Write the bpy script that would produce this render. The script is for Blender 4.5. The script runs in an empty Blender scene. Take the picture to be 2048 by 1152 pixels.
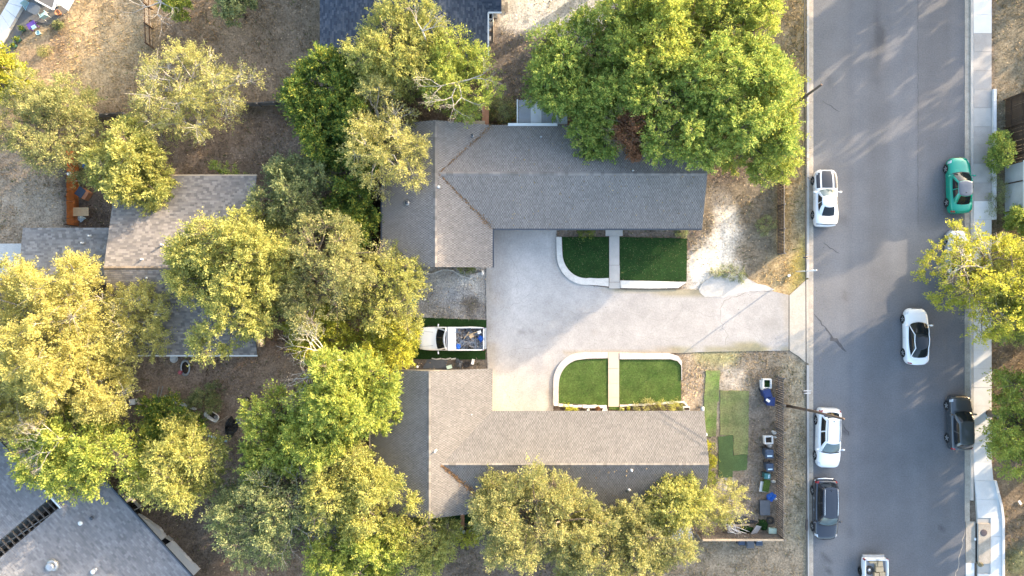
import bpy, bmesh, math, random
import numpy as np
from mathutils import Vector, Matrix
R = math.radians
rng = np.random.default_rng(7)
random.seed(7)
S = 0.042            # metres on the ground per photograph pixel
H = 57.3             # drone height
# ------------------------------------------------------------------ camera, light, exposure
scn = bpy.context.scene
C = scn.collection
cam_d = bpy.data.cameras.new('camera'); cam = bpy.data.objects.new('camera', cam_d); C.objects.link(cam)
cam.location = (0, 0, H); cam.rotation_euler = (0, 0, 0)
cam_d.sensor_width = 36; cam_d.lens = 36 * H / (2048 * S); cam_d.clip_end = 2000; cam_d.clip_start = 1
scn.camera = cam
scn.cycles.max_bounces = 16; scn.cycles.diffuse_bounces = 8; scn.cycles.transmission_bounces = 10
SUN_EL, SUN_AZ = 13.0, 36.0          # azimuth measured from +X towards +Y
w = bpy.data.worlds.new('World'); scn.world = w; w.use_nodes = True
nt = w.node_tree; nt.nodes.clear()
sky = nt.nodes.new('ShaderNodeTexSky'); sky.sky_type = 'NISHITA'; sky.sun_disc = False
sky.sun_elevation = R(SUN_EL); sky.sun_rotation = R(90 - SUN_AZ)
sky.air_density = 1.0; sky.dust_density = 3.5; sky.ozone_density = 1.0
bg = nt.nodes.new('ShaderNodeBackground'); bg.inputs['Strength'].default_value = 0.15
wo = nt.nodes.new('ShaderNodeOutputWorld')
nt.links.new(sky.outputs[0], bg.inputs[0]); nt.links.new(bg.outputs[0], wo.inputs[0])
sl = bpy.data.lights.new('sun', 'SUN'); sl.energy = 2.05; sl.angle = R(0.5); sl.color = (1.0, 0.80, 0.58)
so = bpy.data.objects.new('sun', sl); C.objects.link(so)
SD = Vector((math.cos(R(SUN_EL)) * math.cos(R(SUN_AZ)), math.cos(R(SUN_EL)) * math.sin(R(SUN_AZ)), math.sin(R(SUN_EL))))
so.rotation_euler = (-SD).to_track_quat('-Z', 'Y').to_euler(); so.location = (60, 40, 60)
scn.view_settings.view_transform = 'Standard'; scn.view_settings.look = 'None'
scn.view_settings.gamma = 1; scn.view_settings.exposure = 2.66; scn.view_settings.use_curve_mapping = False

# ------------------------------------------------------------------ helpers
def P(px, py, z=0.0):
    k = S * (H - z) / H
    return Vector(((px - 1024) * k, (576 - py) * k, z))
def P2(px, py, z=0.0):
    p = P(px, py, z); return (p.x, p.y)

def mat(name, col, rough=0.85, var=0.18, scale=2.0, fine=0.10, fscale=25.0, bump=0.0, bscale=40.0, metal=0.0,
        coat=0.0, attr=False, tint=None, stretch=None, spec=0.4, transl=0.0, coords='Object'):
    m = bpy.data.materials.new(name); m.use_nodes = True
    t = m.node_tree; n = t.nodes; l = t.links; b = n['Principled BSDF']
    b.inputs['Roughness'].default_value = rough; b.inputs['Metallic'].default_value = metal
    b.inputs['Specular IOR Level'].default_value = spec
    b.inputs['Coat Weight'].default_value = coat; b.inputs['Coat Roughness'].default_value = 0.05
    tc = n.new('ShaderNodeTexCoord'); src = tc.outputs[coords]
    if stretch:
        mp = n.new('ShaderNodeMapping'); mp.inputs['Scale'].default_value = stretch
        l.new(src, mp.inputs[0]); src = mp.outputs[0]
    def noise(sc, det):
        q = n.new('ShaderNodeTexNoise'); q.inputs['Scale'].default_value = sc; q.inputs['Detail'].default_value = det
        q.inputs['Roughness'].default_value = 0.6; l.new(src, q.inputs['Vector']); return q.outputs['Fac']
    def rng_(f, a, bb):
        q = n.new('ShaderNodeMapRange'); q.inputs[1].default_value = 0.28; q.inputs[2].default_value = 0.72
        q.inputs[3].default_value = a; q.inputs[4].default_value = bb; l.new(f, q.inputs[0]); return q.outputs[0]
    def mul(a, c):
        q = n.new('ShaderNodeMix'); q.data_type = 'RGBA'; q.blend_type = 'MULTIPLY'; q.inputs[0].default_value = 1
        l.new(a, q.inputs[6]); l.new(c, q.inputs[7]); return q.outputs[2]
    if attr:
        a = n.new('ShaderNodeAttribute'); a.attribute_name = 'Col'; cur = a.outputs['Color']
    else:
        a = n.new('ShaderNodeRGB'); a.outputs[0].default_value = (*col, 1); cur = a.outputs[0]
    if tint:
        q = n.new('ShaderNodeMix'); q.data_type = 'RGBA'; l.new(rng_(noise(scale * 0.7, 4), 0, 1), q.inputs[0])
        l.new(cur, q.inputs[6]); q.inputs[7].default_value = (*tint, 1); cur = q.outputs[2]
    if var: cur = mul(cur, rng_(noise(scale, 5), 1 - var, 1 + var))
    if fine: cur = mul(cur, rng_(noise(fscale, 3), 1 - fine, 1 + fine))
    l.new(cur, b.inputs['Base Color'])
    if bump:
        bp = n.new('ShaderNodeBump'); bp.inputs['Strength'].default_value = bump; bp.inputs['Distance'].default_value = 0.03
        l.new(noise(bscale, 4), bp.inputs['Height']); l.new(bp.outputs[0], b.inputs['Normal'])
    if transl:
        tr = n.new('ShaderNodeBsdfTranslucent'); l.new(cur, tr.inputs[0])
        mx = n.new('ShaderNodeMixShader'); mx.inputs[0].default_value = transl
        l.new(b.outputs[0], mx.inputs[1]); l.new(tr.outputs[0], mx.inputs[2])
        l.new(mx.outputs[0], n['Material Output'].inputs['Surface'])
    return m

class MB:
    """collects shapes into one mesh"""
    def __init__(s): s.v = []; s.f = []; s.c = []; s.smooth = []
    def add(s, vs, fs, col=None, smooth=False):
        o = len(s.v); s.v += [tuple(q) for q in vs]
        for f in fs: s.f.append(tuple(i + o for i in f)); s.c.append(col); s.smooth.append(smooth)
        return s
    def box(s, c, d, rz=0.0, col=None, tilt=None, taper=1.0):
        x, y, z = d[0] / 2, d[1] / 2, d[2] / 2
        vs = [Vector((sx * x * (taper if sz < 0 else 1), sy * y * (taper if sz < 0 else 1), sz * z)) for sz in (-1, 1) for sx, sy in ((-1, -1), (1, -1), (1, 1), (-1, 1))]
        M = Matrix.Rotation(rz, 3, 'Z')
        if tilt: M = M @ Matrix.Rotation(tilt[0], 3, 'X') @ Matrix.Rotation(tilt[1], 3, 'Y')
        vs = [M @ v + Vector(c) for v in vs]
        return s.add(vs, [(0, 3, 2, 1), (4, 5, 6, 7), (0, 1, 5, 4), (1, 2, 6, 5), (2, 3, 7, 6), (3, 0, 4, 7)], col)
    def prism(s, poly, z0, z1, col=None):
        n = len(poly)
        a = sum(poly[i][0] * poly[(i + 1) % n][1] - poly[(i + 1) % n][0] * poly[i][1] for i in range(n))
        if a < 0: poly = poly[::-1]
        vs = [(x, y, z0) for x, y in poly] + [(x, y, z1) for x, y in poly]
        fs = [tuple(range(n - 1, -1, -1)), tuple(range(n, 2 * n))] + [(i, (i + 1) % n, n + (i + 1) % n, n + i) for i in range(n)]
        return s.add(vs, fs, col)
    def tube(s, path, rad, n=6, col=None, cap=True, smooth=True):
        pts = [Vector(p) for p in path]
        if not hasattr(rad, '__len__'): rad = [rad] * len(pts)
        vs = []; fs = []
        for i, p in enumerate(pts):
            t = (pts[min(i + 1, len(pts) - 1)] - pts[max(i - 1, 0)])
            t = t.normalized() if t.length > 1e-9 else Vector((0, 0, 1))
            a = t.cross(Vector((0, 0, 1)) if abs(t.z) < 0.9 else Vector((1, 0, 0))).normalized(); b = t.cross(a)
            for k in range(n):
                an = 2 * math.pi * k / n
                vs.append(p + (a * math.cos(an) + b * math.sin(an)) * rad[i])
        for i in range(len(pts) - 1):
            for k in range(n):
                fs.append((i * n + k, i * n + (k + 1) % n, (i + 1) * n + (k + 1) % n, (i + 1) * n + k))
        if cap: fs += [tuple(range(n - 1, -1, -1)), tuple(range((len(pts) - 1) * n, len(pts) * n))]
        return s.add(vs, fs, col, smooth)
    def lathe(s, c, prof, n=14, col=None, sx=1.0, sy=1.0, rz=0.0):
        vs = []; fs = []
        for r, z in prof:
            for k in range(n):
                a = 2 * math.pi * k / n; x = r * math.cos(a) * sx; y = r * math.sin(a) * sy
                vs.append((c[0] + x * math.cos(rz) - y * math.sin(rz), c[1] + x * math.sin(rz) + y * math.cos(rz), c[2] + z))
        m = len(prof)
        for i in range(m - 1):
            for k in range(n): fs.append((i * n + k, i * n + (k + 1) % n, (i + 1) * n + (k + 1) % n, (i + 1) * n + k))
        fs += [tuple(range(n - 1, -1, -1)), tuple(range((m - 1) * n, m * n))]
        return s.add(vs, fs, col, True)
    def torus(s, c, R0, r, n=20, m=8, col=None, sx=1.0, sy=1.0, rz=0.0):
        vs = []; fs = []
        for i in range(n):
            a = 2 * math.pi * i / n
            for j in range(m):
                b = 2 * math.pi * j / m; q = R0 + r * math.cos(b)
                x, y = q * math.cos(a) * sx, q * math.sin(a) * sy
                vs.append((c[0] + x * math.cos(rz) - y * math.sin(rz), c[1] + x * math.sin(rz) + y * math.cos(rz), c[2] + r * math.sin(b)))
        for i in range(n):
            for j in range(m):
                fs.append((i * m + j, ((i + 1) % n) * m + j, ((i + 1) % n) * m + (j + 1) % m, i * m + (j + 1) % m))
        return s.add(vs, fs, col, True)
    def grid(s, pts, col=None, smooth=True, flip=False):
        a = len(pts); b = len(pts[0]); vs = [p for r in pts for p in r]; fs = []
        for i in range(a - 1):
            for j in range(b - 1):
                f = (i * b + j, i * b + j + 1, (i + 1) * b + j + 1, (i + 1) * b + j)
                fs.append(f[::-1] if flip else f)
        return s.add(vs, fs, col, smooth)

ORG = {}
def link_mesh(name, me, parent=None, loc=None, rotz=0.0):
    o = bpy.data.objects.new(name, me); C.objects.link(o)
    if parent: o.parent = parent
    if loc is not None: o.location = loc
    if rotz: o.rotation_euler = (0, 0, rotz)
    return o
def obj(name, mb, m, parent=None, world=True, loc=None, rotz=0.0):
    """one mesh object; world=True means coordinates are world ones and get moved into the thing's frame"""
    me = bpy.data.meshes.new(name)
    off = ORG.get(parent.name, Vector((0, 0, 0))) if (parent and world) else Vector((0, 0, 0))
    vs = [(v[0] - off.x, v[1] - off.y, v[2] - off.z) for v in mb.v] if world and parent else mb.v
    me.from_pydata(vs, [], mb.f)
    me.polygons.foreach_set('use_smooth', mb.smooth)
    if any(c is not None for c in mb.c):
        at = me.attributes.new('Col', 'FLOAT_COLOR', 'FACE')
        at.data.foreach_set('color', [q for c in mb.c for q in (*(c or (0.5, 0.5, 0.5)), 1.0)])
    for q in (m if isinstance(m, (list, tuple)) else [m]): me.materials.append(q)
    me.update()
    o = link_mesh(name, me, parent, loc, rotz)
    if parent and world: ORG[o.name] = ORG.get(parent.name, Vector((0, 0, 0)))
    return o
def tag(o, label, cat, group=None, kind=None):
    if label: o['label'] = label
    if cat: o['category'] = cat
    if group: o['group'] = group
    if kind: o['kind'] = kind
    return o
def thing(name, label, cat, loc=(0, 0, 0), rotz=0.0, group=None):
    o = bpy.data.objects.new(name, None); C.objects.link(o); o.location = loc; o.rotation_euler = (0, 0, rotz)
    o.empty_display_size = 0.3
    ORG[o.name] = Vector(loc); return tag(o, label, cat, group)
def struct(o): o['kind'] = 'structure'; return o
def npmesh(name, v, f, col=None, m=None, domain='FACE', parent=None, smooth=False):
    """mesh from arrays: f is (n,3) or (n,4)"""
    me = bpy.data.meshes.new(name); k = f.shape[1]
    me.vertices.add(len(v)); me.vertices.foreach_set('co', np.ascontiguousarray(v, dtype=np.float32).ravel())
    me.loops.add(f.size); me.loops.foreach_set('vertex_index', np.ascontiguousarray(f, dtype=np.int32).ravel())
    me.polygons.add(len(f)); me.polygons.foreach_set('loop_start', np.arange(0, f.size, k, dtype=np.int32))
    me.polygons.foreach_set('loop_total', np.full(len(f), k, dtype=np.int32))
    if smooth: me.polygons.foreach_set('use_smooth', np.ones(len(f), dtype=bool))
    me.update(calc_edges=True)
    if col is not None:
        at = me.attributes.new('Col', 'FLOAT_COLOR', domain)
        c4 = np.ones((len(col), 4), dtype=np.float32); c4[:, :3] = col; at.data.foreach_set('color', c4.ravel())
    if m: me.materials.append(m)
    return link_mesh(name, me, parent)

# value noise for painting the ground
_perm = rng.random((256, 256))
def vnoise(x, y, sc):
    x = x / sc + 131.7; y = y / sc + 77.3
    xi = np.floor(x).astype(int); yi = np.floor(y).astype(int); fx = x - xi; fy = y - yi
    fx = fx * fx * (3 - 2 * fx); fy = fy * fy * (3 - 2 * fy)
    g = lambda a, b: _perm[a % 256, b % 256]
    return (g(xi, yi) * (1 - fx) + g(xi + 1, yi) * fx) * (1 - fy) + (g(xi, yi + 1) * (1 - fx) + g(xi + 1, yi + 1) * fx) * fy
def fbm(x, y, sc):
    return (vnoise(x, y, sc) + 0.5 * vnoise(x, y, sc / 2.1) + 0.25 * vnoise(x, y, sc / 4.3) + 0.13 * vnoise(x, y, sc / 9)) / 1.88
def sdist(x, y, poly):
    """signed distance, positive inside"""
    d = np.full(x.shape, 1e9); ins = np.zeros(x.shape, bool); n = len(poly)
    for i in range(n):
        ax, ay = poly[i]; bx, by = poly[(i + 1) % n]
        ex, ey = bx - ax, by - ay
        t = np.clip(((x - ax) * ex + (y - ay) * ey) / (ex * ex + ey * ey + 1e-12), 0, 1)
        d = np.minimum(d, np.hypot(x - ax - t * ex, y - ay - t * ey))
        if ey != 0:
            ins ^= ((ay > y) != (by > y)) & (x < (bx - ax) * (y - ay) / ey + ax)
    return np.where(ins, d, -d)
def W(poly): return [P2(a, b) for a, b in poly]
def ell(px, py, rx, ry, n=14): return [(px + rx * math.cos(2 * math.pi * i / n), py + ry * math.sin(2 * math.pi * i / n)) for i in range(n)]
def sheet_colors(x, y, base, paints):
    """base colour with painted patches (worn, bare or stained places, and some sun or shade put into the colour) whose edges are broken by noise"""
    col = np.empty((len(x), 3)); col[:] = base
    for k, (poly, c, soft, rough, alpha) in enumerate(paints):
        wp = W(poly) if not isinstance(poly, str) else None
        xs = [p[0] for p in wp]; ys = [p[1] for p in wp]; mg = soft + rough + 0.5
        sel = (x > min(xs) - mg) & (x < max(xs) + mg) & (y > min(ys) - mg) & (y < max(ys) + mg)
        if not sel.any(): continue
        d = sdist(x[sel], y[sel], wp) + (fbm(x[sel] + 17 * k, y[sel] - 9 * k, 2.2) - 0.5) * 2 * rough
        a = np.clip(d / max(soft, 1e-3) * 0.5 + 0.5, 0, 1); a = a * a * (3 - 2 * a) * alpha
        col[sel] = col[sel] * (1 - a[:, None]) + np.array(c) * a[:, None]
    return col

# ------------------------------------------------------------------ materials
M_ground = mat('ground_soil', (1, 1, 1), 0.95, 0.26, 1.3, 0.42, 7.0, 0.8, 10.0, attr=True, spec=0.1)
M_paved = mat('paved', (1, 1, 1), 0.85, 0.10, 1.1, 0.13, 9.0, 0.15, 40, attr=True, spec=0.25)
M_asphalt = mat('asphalt', (1, 1, 1), 0.80, 0.10, 0.45, 0.17, 9.0, 0.2, 60, attr=True, spec=0.3)
M_concrete = mat('concrete', (0.42, 0.40, 0.37), 0.85, 0.12, 1.2, 0.08, 22, 0.15, 40)
M_conc_pale = mat('pale_concrete', (0.64, 0.63, 0.62), 0.85, 0.07, 1.2, 0.06, 22, 0.1, 40)
M_conc_warm = mat('warm_concrete', (0.40, 0.345, 0.28), 0.85, 0.24, 1.4, 0.16, 12, 0.15, 40)
M_stone = mat('white_stone', (0.62, 0.60, 0.55), 0.9, 0.10, 2.5, 0.08, 30, 0.3, 30)
M_turf = mat('turf', (0.045, 0.084, 0.017), 0.9, 0.20, 1.1, 0.38, 9.0, 0.8, 22, spec=0.15, tint=(0.080, 0.118, 0.028))
M_turf_dark = mat('turf_dark', (0.011, 0.035, 0.008), 0.9, 0.18, 1.0, 0.38, 9.0, 0.5, 25, spec=0.15, tint=(0.017, 0.045, 0.010))
M_blade = mat('blade', (1, 1, 1), 0.9, 0.0, 1, 0.0, 1, attr=True, spec=0.1, transl=0.25)
M_leaf = mat('leaf', (1, 1, 1), 0.6, 0.0, 1, 0.0, 1, attr=True, spec=0.25, transl=0.48)
M_bark = mat('bark', (0.17, 0.14, 0.11), 0.95, 0.25, 3, 0.2, 25, 0.5, 20)
M_bark_pale = mat('pale_bark', (0.36, 0.33, 0.29), 0.95, 0.2, 3, 0.2, 25, 0.4, 20)
M_shingle = mat('shingle', (1, 1, 1), 0.93, 0.10, 0.6, 0.12, 30, 0.25, 60, attr=True, spec=0.15)
M_underroof = mat('roof_felt', (0.12, 0.115, 0.11), 0.95, 0.1, 1)
M_brickwall = mat('painted_wall', (0.45, 0.40, 0.33), 0.85, 0.1, 1, 0.08, 20)
M_wallblue = mat('siding_wall', (0.40, 0.42, 0.43), 0.85, 0.1, 1, 0.08, 20)
M_trim = mat('white_trim', (0.72, 0.72, 0.70), 0.6, 0.05, 2, 0.03, 20)
M_darktrim = mat('dark_trim', (0.05, 0.06, 0.075), 0.5, 0.1, 2, 0.05, 20)
M_metalw = mat('white_metal_sheet', (0.62, 0.63, 0.64), 0.45, 0.08, 1.5, 0.06, 15)
M_metalg = mat('grey_metal_sheet', (0.34, 0.35, 0.37), 0.5, 0.1, 1.5, 0.06, 15)
M_galv = mat('galvanised', (0.42, 0.43, 0.44), 0.4, 0.12, 4, 0.05, 20, metal=0.6)
M_fence = mat('weathered_fence', (0.115, 0.095, 0.086), 0.9, 0.3, 3, 0.15, 20, 0.3, 30, stretch=(1, 1, 0.2))
M_fence_grey = mat('grey_fence', (0.21, 0.19, 0.17), 0.9, 0.25, 3, 0.15, 20, 0.3, 30)
M_fence_dark = mat('dark_fence', (0.075, 0.048, 0.03), 0.9, 0.4, 2, 0.2, 12, 0.3, 30)
M_rust = mat('orange_fence', (0.34, 0.115, 0.03), 0.8, 0.35, 2.5, 0.2, 15, 0.3, 30)
M_railwood = mat('rail_wood', (0.42, 0.33, 0.23), 0.9, 0.2, 3, 0.1, 20)
M_pole = mat('pole_wood', (0.11, 0.078, 0.060), 0.95, 0.25, 4, 0.2, 20)
M_black = mat('black_plastic', (0.02, 0.021, 0.023), 0.5, 0.1, 3, 0.0)
M_rubber = mat('rubber', (0.017, 0.017, 0.018), 0.85, 0.1, 3, 0.0)
M_tyre_out = mat('worn_rubber', (0.04, 0.038, 0.036), 0.9, 0.2, 3, 0.1)
M_rim = mat('alloy_rim', (0.55, 0.56, 0.58), 0.3, 0.05, 5, 0.0, metal=0.7)
M_glass = mat('car_glass', (0.012, 0.016, 0.02), 0.04, 0.0, 1, 0.0, spec=0.5)
M_glass_pale = mat('pale_car_glass', (0.10, 0.14, 0.15), 0.08, 0.15, 3, 0.0, spec=0.7)
M_white = mat('white_paint', (0.80, 0.81, 0.82), 0.25, 0.02, 2, 0.0, coat=0.6)
M_green_p = mat('green_paint', (0.004, 0.27, 0.185), 0.22, 0.04, 2, 0.0, metal=0.15, coat=0.8)
M_grey_p = mat('grey_paint', (0.07, 0.078, 0.088), 0.25, 0.05, 2, 0.0, metal=0.4, coat=0.8)
M_black_p = mat('black_paint', (0.030, 0.036, 0.05), 0.2, 0.04, 2, 0.0, metal=0.2, coat=0.9)
M_silver_p = mat('silver_paint', (0.5, 0.51, 0.53), 0.3, 0.04, 2, 0.0, metal=0.4, coat=0.8)
M_stripe = mat('stripe_paint', (0.03, 0.03, 0.034), 0.3, 0.05, 2, 0.0, coat=0.6)
M_red = mat('red_lens', (0.30, 0.01, 0.015), 0.15, 0.1, 5, 0.0, spec=0.6)
M_lamp = mat('clear_lens', (0.55, 0.57, 0.60), 0.12, 0.1, 6, 0.0, spec=0.6)
M_chrome = mat('chrome', (0.75, 0.76, 0.78), 0.12, 0.03, 5, 0.0, metal=0.9)
M_blue_bin = mat('blue_plastic', (0.012, 0.030, 0.12), 0.5, 0.12, 3, 0.05)
M_slate_bin = mat('slate_plastic', (0.045, 0.068, 0.11), 0.5, 0.12, 3, 0.05)
M_grey_bin = mat('grey_plastic', (0.085, 0.095, 0.11), 0.55, 0.15, 3, 0.05)
M_tarp = mat('blue_tarp', (0.01, 0.11, 0.48), 0.4, 0.2, 4, 0.1, 20)
M_pvc = mat('white_pvc', (0.7, 0.71, 0.72), 0.4, 0.05, 3, 0.0)
M_card = mat('cardboard', (0.50, 0.37, 0.22), 0.9, 0.1, 4, 0.05)
M_ply = mat('plywood', (0.46, 0.34, 0.20), 0.85, 0.12, 3, 0.1, 20)
M_terra = mat('terracotta', (0.42, 0.19, 0.10), 0.85, 0.15, 3, 0.1)
M_pot_white = mat('white_glaze', (0.68, 0.67, 0.64), 0.6, 0.08, 4, 0.04)
M_pot_dark = mat('dark_glaze', (0.03, 0.035, 0.05), 0.5, 0.15, 4, 0.04)
M_soil = mat('potting_soil', (0.05, 0.037, 0.027), 0.95, 0.25, 5, 0.2, 30)
M_teal = mat('teal_plastic', (0.04, 0.16, 0.17), 0.5, 0.12, 3, 0.05)
M_aqua = mat('aqua_fabric', (0.34, 0.52, 0.56), 0.8, 0.12, 4, 0.05)
M_purple = mat('purple_plastic', (0.12, 0.06, 0.30), 0.5, 0.12, 4, 0.05)
M_tabletop = mat('table_glass', (0.13, 0.15, 0.17), 0.25, 0.15, 2, 0.05)
M_stain = mat('stain', (0.10, 0.095, 0.085), 0.9, 0.25, 4, 0.1)
M_seal = mat('crack_seal', (0.075, 0.075, 0.08), 0.7, 0.2, 3, 0.1)
M_crack = mat('crack_dirt', (0.22, 0.20, 0.175), 0.95, 0.2, 5, 0.1)
M_tan = mat('tan_paint', (0.45, 0.36, 0.26), 0.8, 0.1, 3)
M_pink = mat('pink_plastic', (0.5, 0.14, 0.16), 0.5, 0.1, 4)
M_burlap = mat('oilcloth', (0.022, 0.024, 0.027), 0.55, 0.2, 5, 0.1)
M_mint = mat('mint_plastic', (0.40, 0.52, 0.45), 0.5, 0.1, 4)
M_litter = mat('leaf_litter', (1, 1, 1), 0.9, 0, 1, 0, 1, attr=True, spec=0.15)
M_iron = mat('cast_iron', (0.10, 0.08, 0.085), 0.6, 0.15, 6, 0.1, 30, 0.3, 30)
M_void = mat('dark_void', (0.012, 0.012, 0.013), 0.95, 0, 1, 0)

# ------------------------------------------------------------------ ground
DIRT = (0.155, 0.118, 0.088)
GP = [  # polygon (photo pixels on the ground), painted colour, softness m, raggedness m, opacity
    ([(-200, -200), (640, -200), (640, 60), (580, 215), (300, 235), (100, 235), (-200, 330)], (0.235, 0.175, 0.108), 1.2, 1.5, 1),
    ([(40, 60), (240, -60), (300, -60), (300, 120), (180, 215), (40, 190)], (0.35, 0.26, 0.15), 1.5, 1.2, 0.9),  # sunlit part of the lawn, painted lighter and warmer
    ([(330, -100), (640, -100), (640, 230), (330, 230)], (0.185, 0.140, 0.098), 1.0, 1.5, 0.9),
    (ell(420, 40, 60, 60), (0.25, 0.17, 0.10), 1.5, 1.2, 0.6),
    ([(200, 235), (740, 215), (760, 350), (500, 350), (300, 350), (220, 320)], (0.175, 0.130, 0.096), 0.5, 0.8, 1),
    ([(330, 322), (470, 300), (640, 268), (650, 285), (480, 318), (350, 340)], (0.215, 0.165, 0.125), 0.5, 0.5, 0.9),
    ([(-100, 300), (140, 290), (135, 480), (-100, 500)], (0.26, 0.20, 0.142), 0.8, 1.2, 1),
    (ell(60, 400, 70, 40), (0.28, 0.23, 0.175), 1.5, 1.2, 0.8),  # warm sunlit patch painted into the west yard soil
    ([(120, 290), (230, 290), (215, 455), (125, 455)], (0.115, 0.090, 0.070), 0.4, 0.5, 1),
    ([(260, 690), (640, 690), (640, 830), (480, 890), (300, 830)], (0.255, 0.185, 0.135), 1.0, 1.2, 1),
    (ell(560, 740, 80, 50), (0.31, 0.21, 0.14), 1.5, 1.0, 0.8),  # dirt colour brightened where streaks of sun fall
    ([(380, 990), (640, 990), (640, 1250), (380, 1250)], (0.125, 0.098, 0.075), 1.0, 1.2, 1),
    ([(430, 1110), (640, 1110), (640, 1250), (430, 1250)], (0.21, 0.14, 0.09), 1.0, 1.5, 0.9),
    ([(975, -60), (1240, -60), (1240, 240), (975, 240)], (0.185, 0.155, 0.128), 0.8, 1.0, 1),
    ([(1005, -60), (1245, -60), (1245, 55), (1170, 85), (1090, 70), (1010, 50)], (0.50, 0.48, 0.45), 1.2, 1.3, 1),
    ([(770, 530), (975, 530), (975, 640), (770, 640)], (0.33, 0.305, 0.275), 0.8, 0.8, 1),
    ([(850, 545), (960, 548), (968, 600), (900, 585)], (0.52, 0.485, 0.43), 0.8, 0.7, 1),
    (ell(905, 590, 30, 14), (0.36, 0.36, 0.36), 0.9, 0.5, 0.7),
    (ell(945, 610, 16, 20), (0.14, 0.115, 0.085), 0.6, 0.8, 0.8),
    ([(1375, 460), (1405, 370), (1570, 340), (1620, 340), (1620, 560), (1560, 590), (1395, 590)], (0.175, 0.142, 0.100), 0.8, 1.0, 1),
    ([(1410, 380), (1440, 360), (1480, 420), (1485, 470), (1475, 540), (1420, 580), (1380, 580), (1378, 520), (1420, 460)], (0.50, 0.455, 0.385), 0.9, 1.4, 1),
    (ell(1440, 375, 22, 30), (0.13, 0.115, 0.10), 0.8, 1.2, 0.7),
    ([(1570, 300), (1620, 300), (1620, 400), (1612, 560), (1570, 600), (1510, 565), (1550, 500)], (0.330, 0.240, 0.125), 0.8, 0.9, 1),
    ([(1590, 380), (1612, 380), (1608, 500), (1595, 500)], (0.21, 0.185, 0.125), 0.6, 0.5, 0.8),
    ([(1600, 470), (1612, 470), (1612, 560), (1585, 580), (1590, 520)], (0.33, 0.255, 0.075), 0.6, 0.8, 0.9),
    ([(1540, -100), (1620, -100), (1620, 360), (1560, 360)], (0.235, 0.185, 0.110), 0.8, 1.0, 1),
    ([(1605, -100), (1618, -100), (1618, 330), (1608, 330)], (0.36, 0.27, 0.13), 0.3, 0.3, 0.9),
    ([(1360, 700), (1600, 700), (1620, 760), (1620, 1250), (1400, 1250), (1400, 830), (1360, 820)], (0.255, 0.205, 0.145), 0.8, 0.8, 1),
    ([(1364, 705), (1405, 705), (1405, 815), (1364, 810)], (0.36, 0.28, 0.195), 0.6, 0.8, 1),
    ([(1385, 700), (1480, 700), (1470, 730), (1390, 730)], (0.25, 0.235, 0.11), 0.6, 0.6, 0.9),
    ([(1440, 735), (1490, 735), (1490, 782), (1440, 782)], (0.43, 0.35, 0.26), 0.6, 0.5, 1),
    ([(1495, 740), (1555, 740), (1555, 1070), (1495, 1070)], (0.185, 0.150, 0.115), 0.6, 0.6, 1),
    ([(1405, 960), (1500, 950), (1520, 1060), (1405, 1060)], (0.225, 0.180, 0.140), 0.6, 0.6, 1),
    (ell(1453, 968, 17, 12), (0.46, 0.40, 0.34), 0.4, 0.3, 1),
    ([(1570, 720), (1616, 720), (1616, 1250), (1570, 1250)], (0.270, 0.225, 0.155), 0.6, 0.6, 1),
    ([(1300, 1080), (1616, 1080), (1616, 1300), (1300, 1300)], (0.215, 0.175, 0.125), 0.8, 0.8, 1),
    ([(1985, -100), (2200, -100), (2200, 600), (1985, 600)], (0.175, 0.145, 0.098), 0.5, 0.6, 1),
    (ell(2010, 172, 26, 16), (0.33, 0.23, 0.13), 0.8, 0.6, 0.8),
    ([(1985, 600), (2300, 600), (2300, 1300), (2003, 1300), (1985, 950)], (0.195, 0.150, 0.105), 0.5, 0.6, 1),
    (ell(2032, 1120, 24, 26), (0.11, 0.125, 0.06), 0.8, 0.8, 0.8),
    ([(15, 130), (130, 40), (150, 120), (60, 160)], (0.27, 0.195, 0.13), 0.8, 1.0, 0.8),
    ([(60, 0), (150, 0), (125, 50), (60, 55), (5, 130), (0, 90)], (0.145, 0.135, 0.118), 0.5, 0.5, 1),
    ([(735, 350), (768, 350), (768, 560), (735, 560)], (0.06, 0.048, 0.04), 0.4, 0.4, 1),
    ([(1105, 458), (1400, 458), (1400, 476), (1105, 474)], (0.155, 0.125, 0.10), 0.15, 0.2, 1),
    ([(980, 700), (1110, 700), (1110, 720), (980, 720)], (0.3, 0.26, 0.21), 0.5, 0.5, 0.2),
    ([(965, 660), (990, 660), (990, 730), (965, 730)], (0.30, 0.25, 0.19), 0.3, 0.6, 0.9),
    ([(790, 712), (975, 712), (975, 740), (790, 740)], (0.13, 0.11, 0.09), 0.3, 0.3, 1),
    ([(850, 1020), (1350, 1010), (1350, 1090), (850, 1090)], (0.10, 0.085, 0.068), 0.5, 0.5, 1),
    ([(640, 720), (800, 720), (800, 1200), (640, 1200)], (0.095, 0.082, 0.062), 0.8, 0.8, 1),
]
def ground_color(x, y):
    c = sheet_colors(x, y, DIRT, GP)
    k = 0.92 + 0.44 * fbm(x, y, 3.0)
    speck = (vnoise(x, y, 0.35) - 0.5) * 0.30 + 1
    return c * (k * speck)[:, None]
def axis(lo, hi, step):
    return np.concatenate([[-900, -450, -220, -120, -80], np.arange(lo, hi + step / 2, step), [80, 120, 220, 450, 900]])
gx = axis(-52, 54, 0.38); gy = axis(-32, 32, 0.38)
X, Y = np.meshgrid(gx, gy); x = X.ravel(); y = Y.ravel()
hz = (fbm(x, y, 1.6) - 0.5) * 0.10 + (vnoise(x, y, 0.5) - 0.5) * 0.05
hz = np.where((abs(x) < 60) & (abs(y) < 40), hz, 0.0) - 0.04
hz = np.minimum(hz, -0.005)
nx, ny = len(gx), len(gy); idx = np.arange(nx * ny).reshape(ny, nx)
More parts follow.
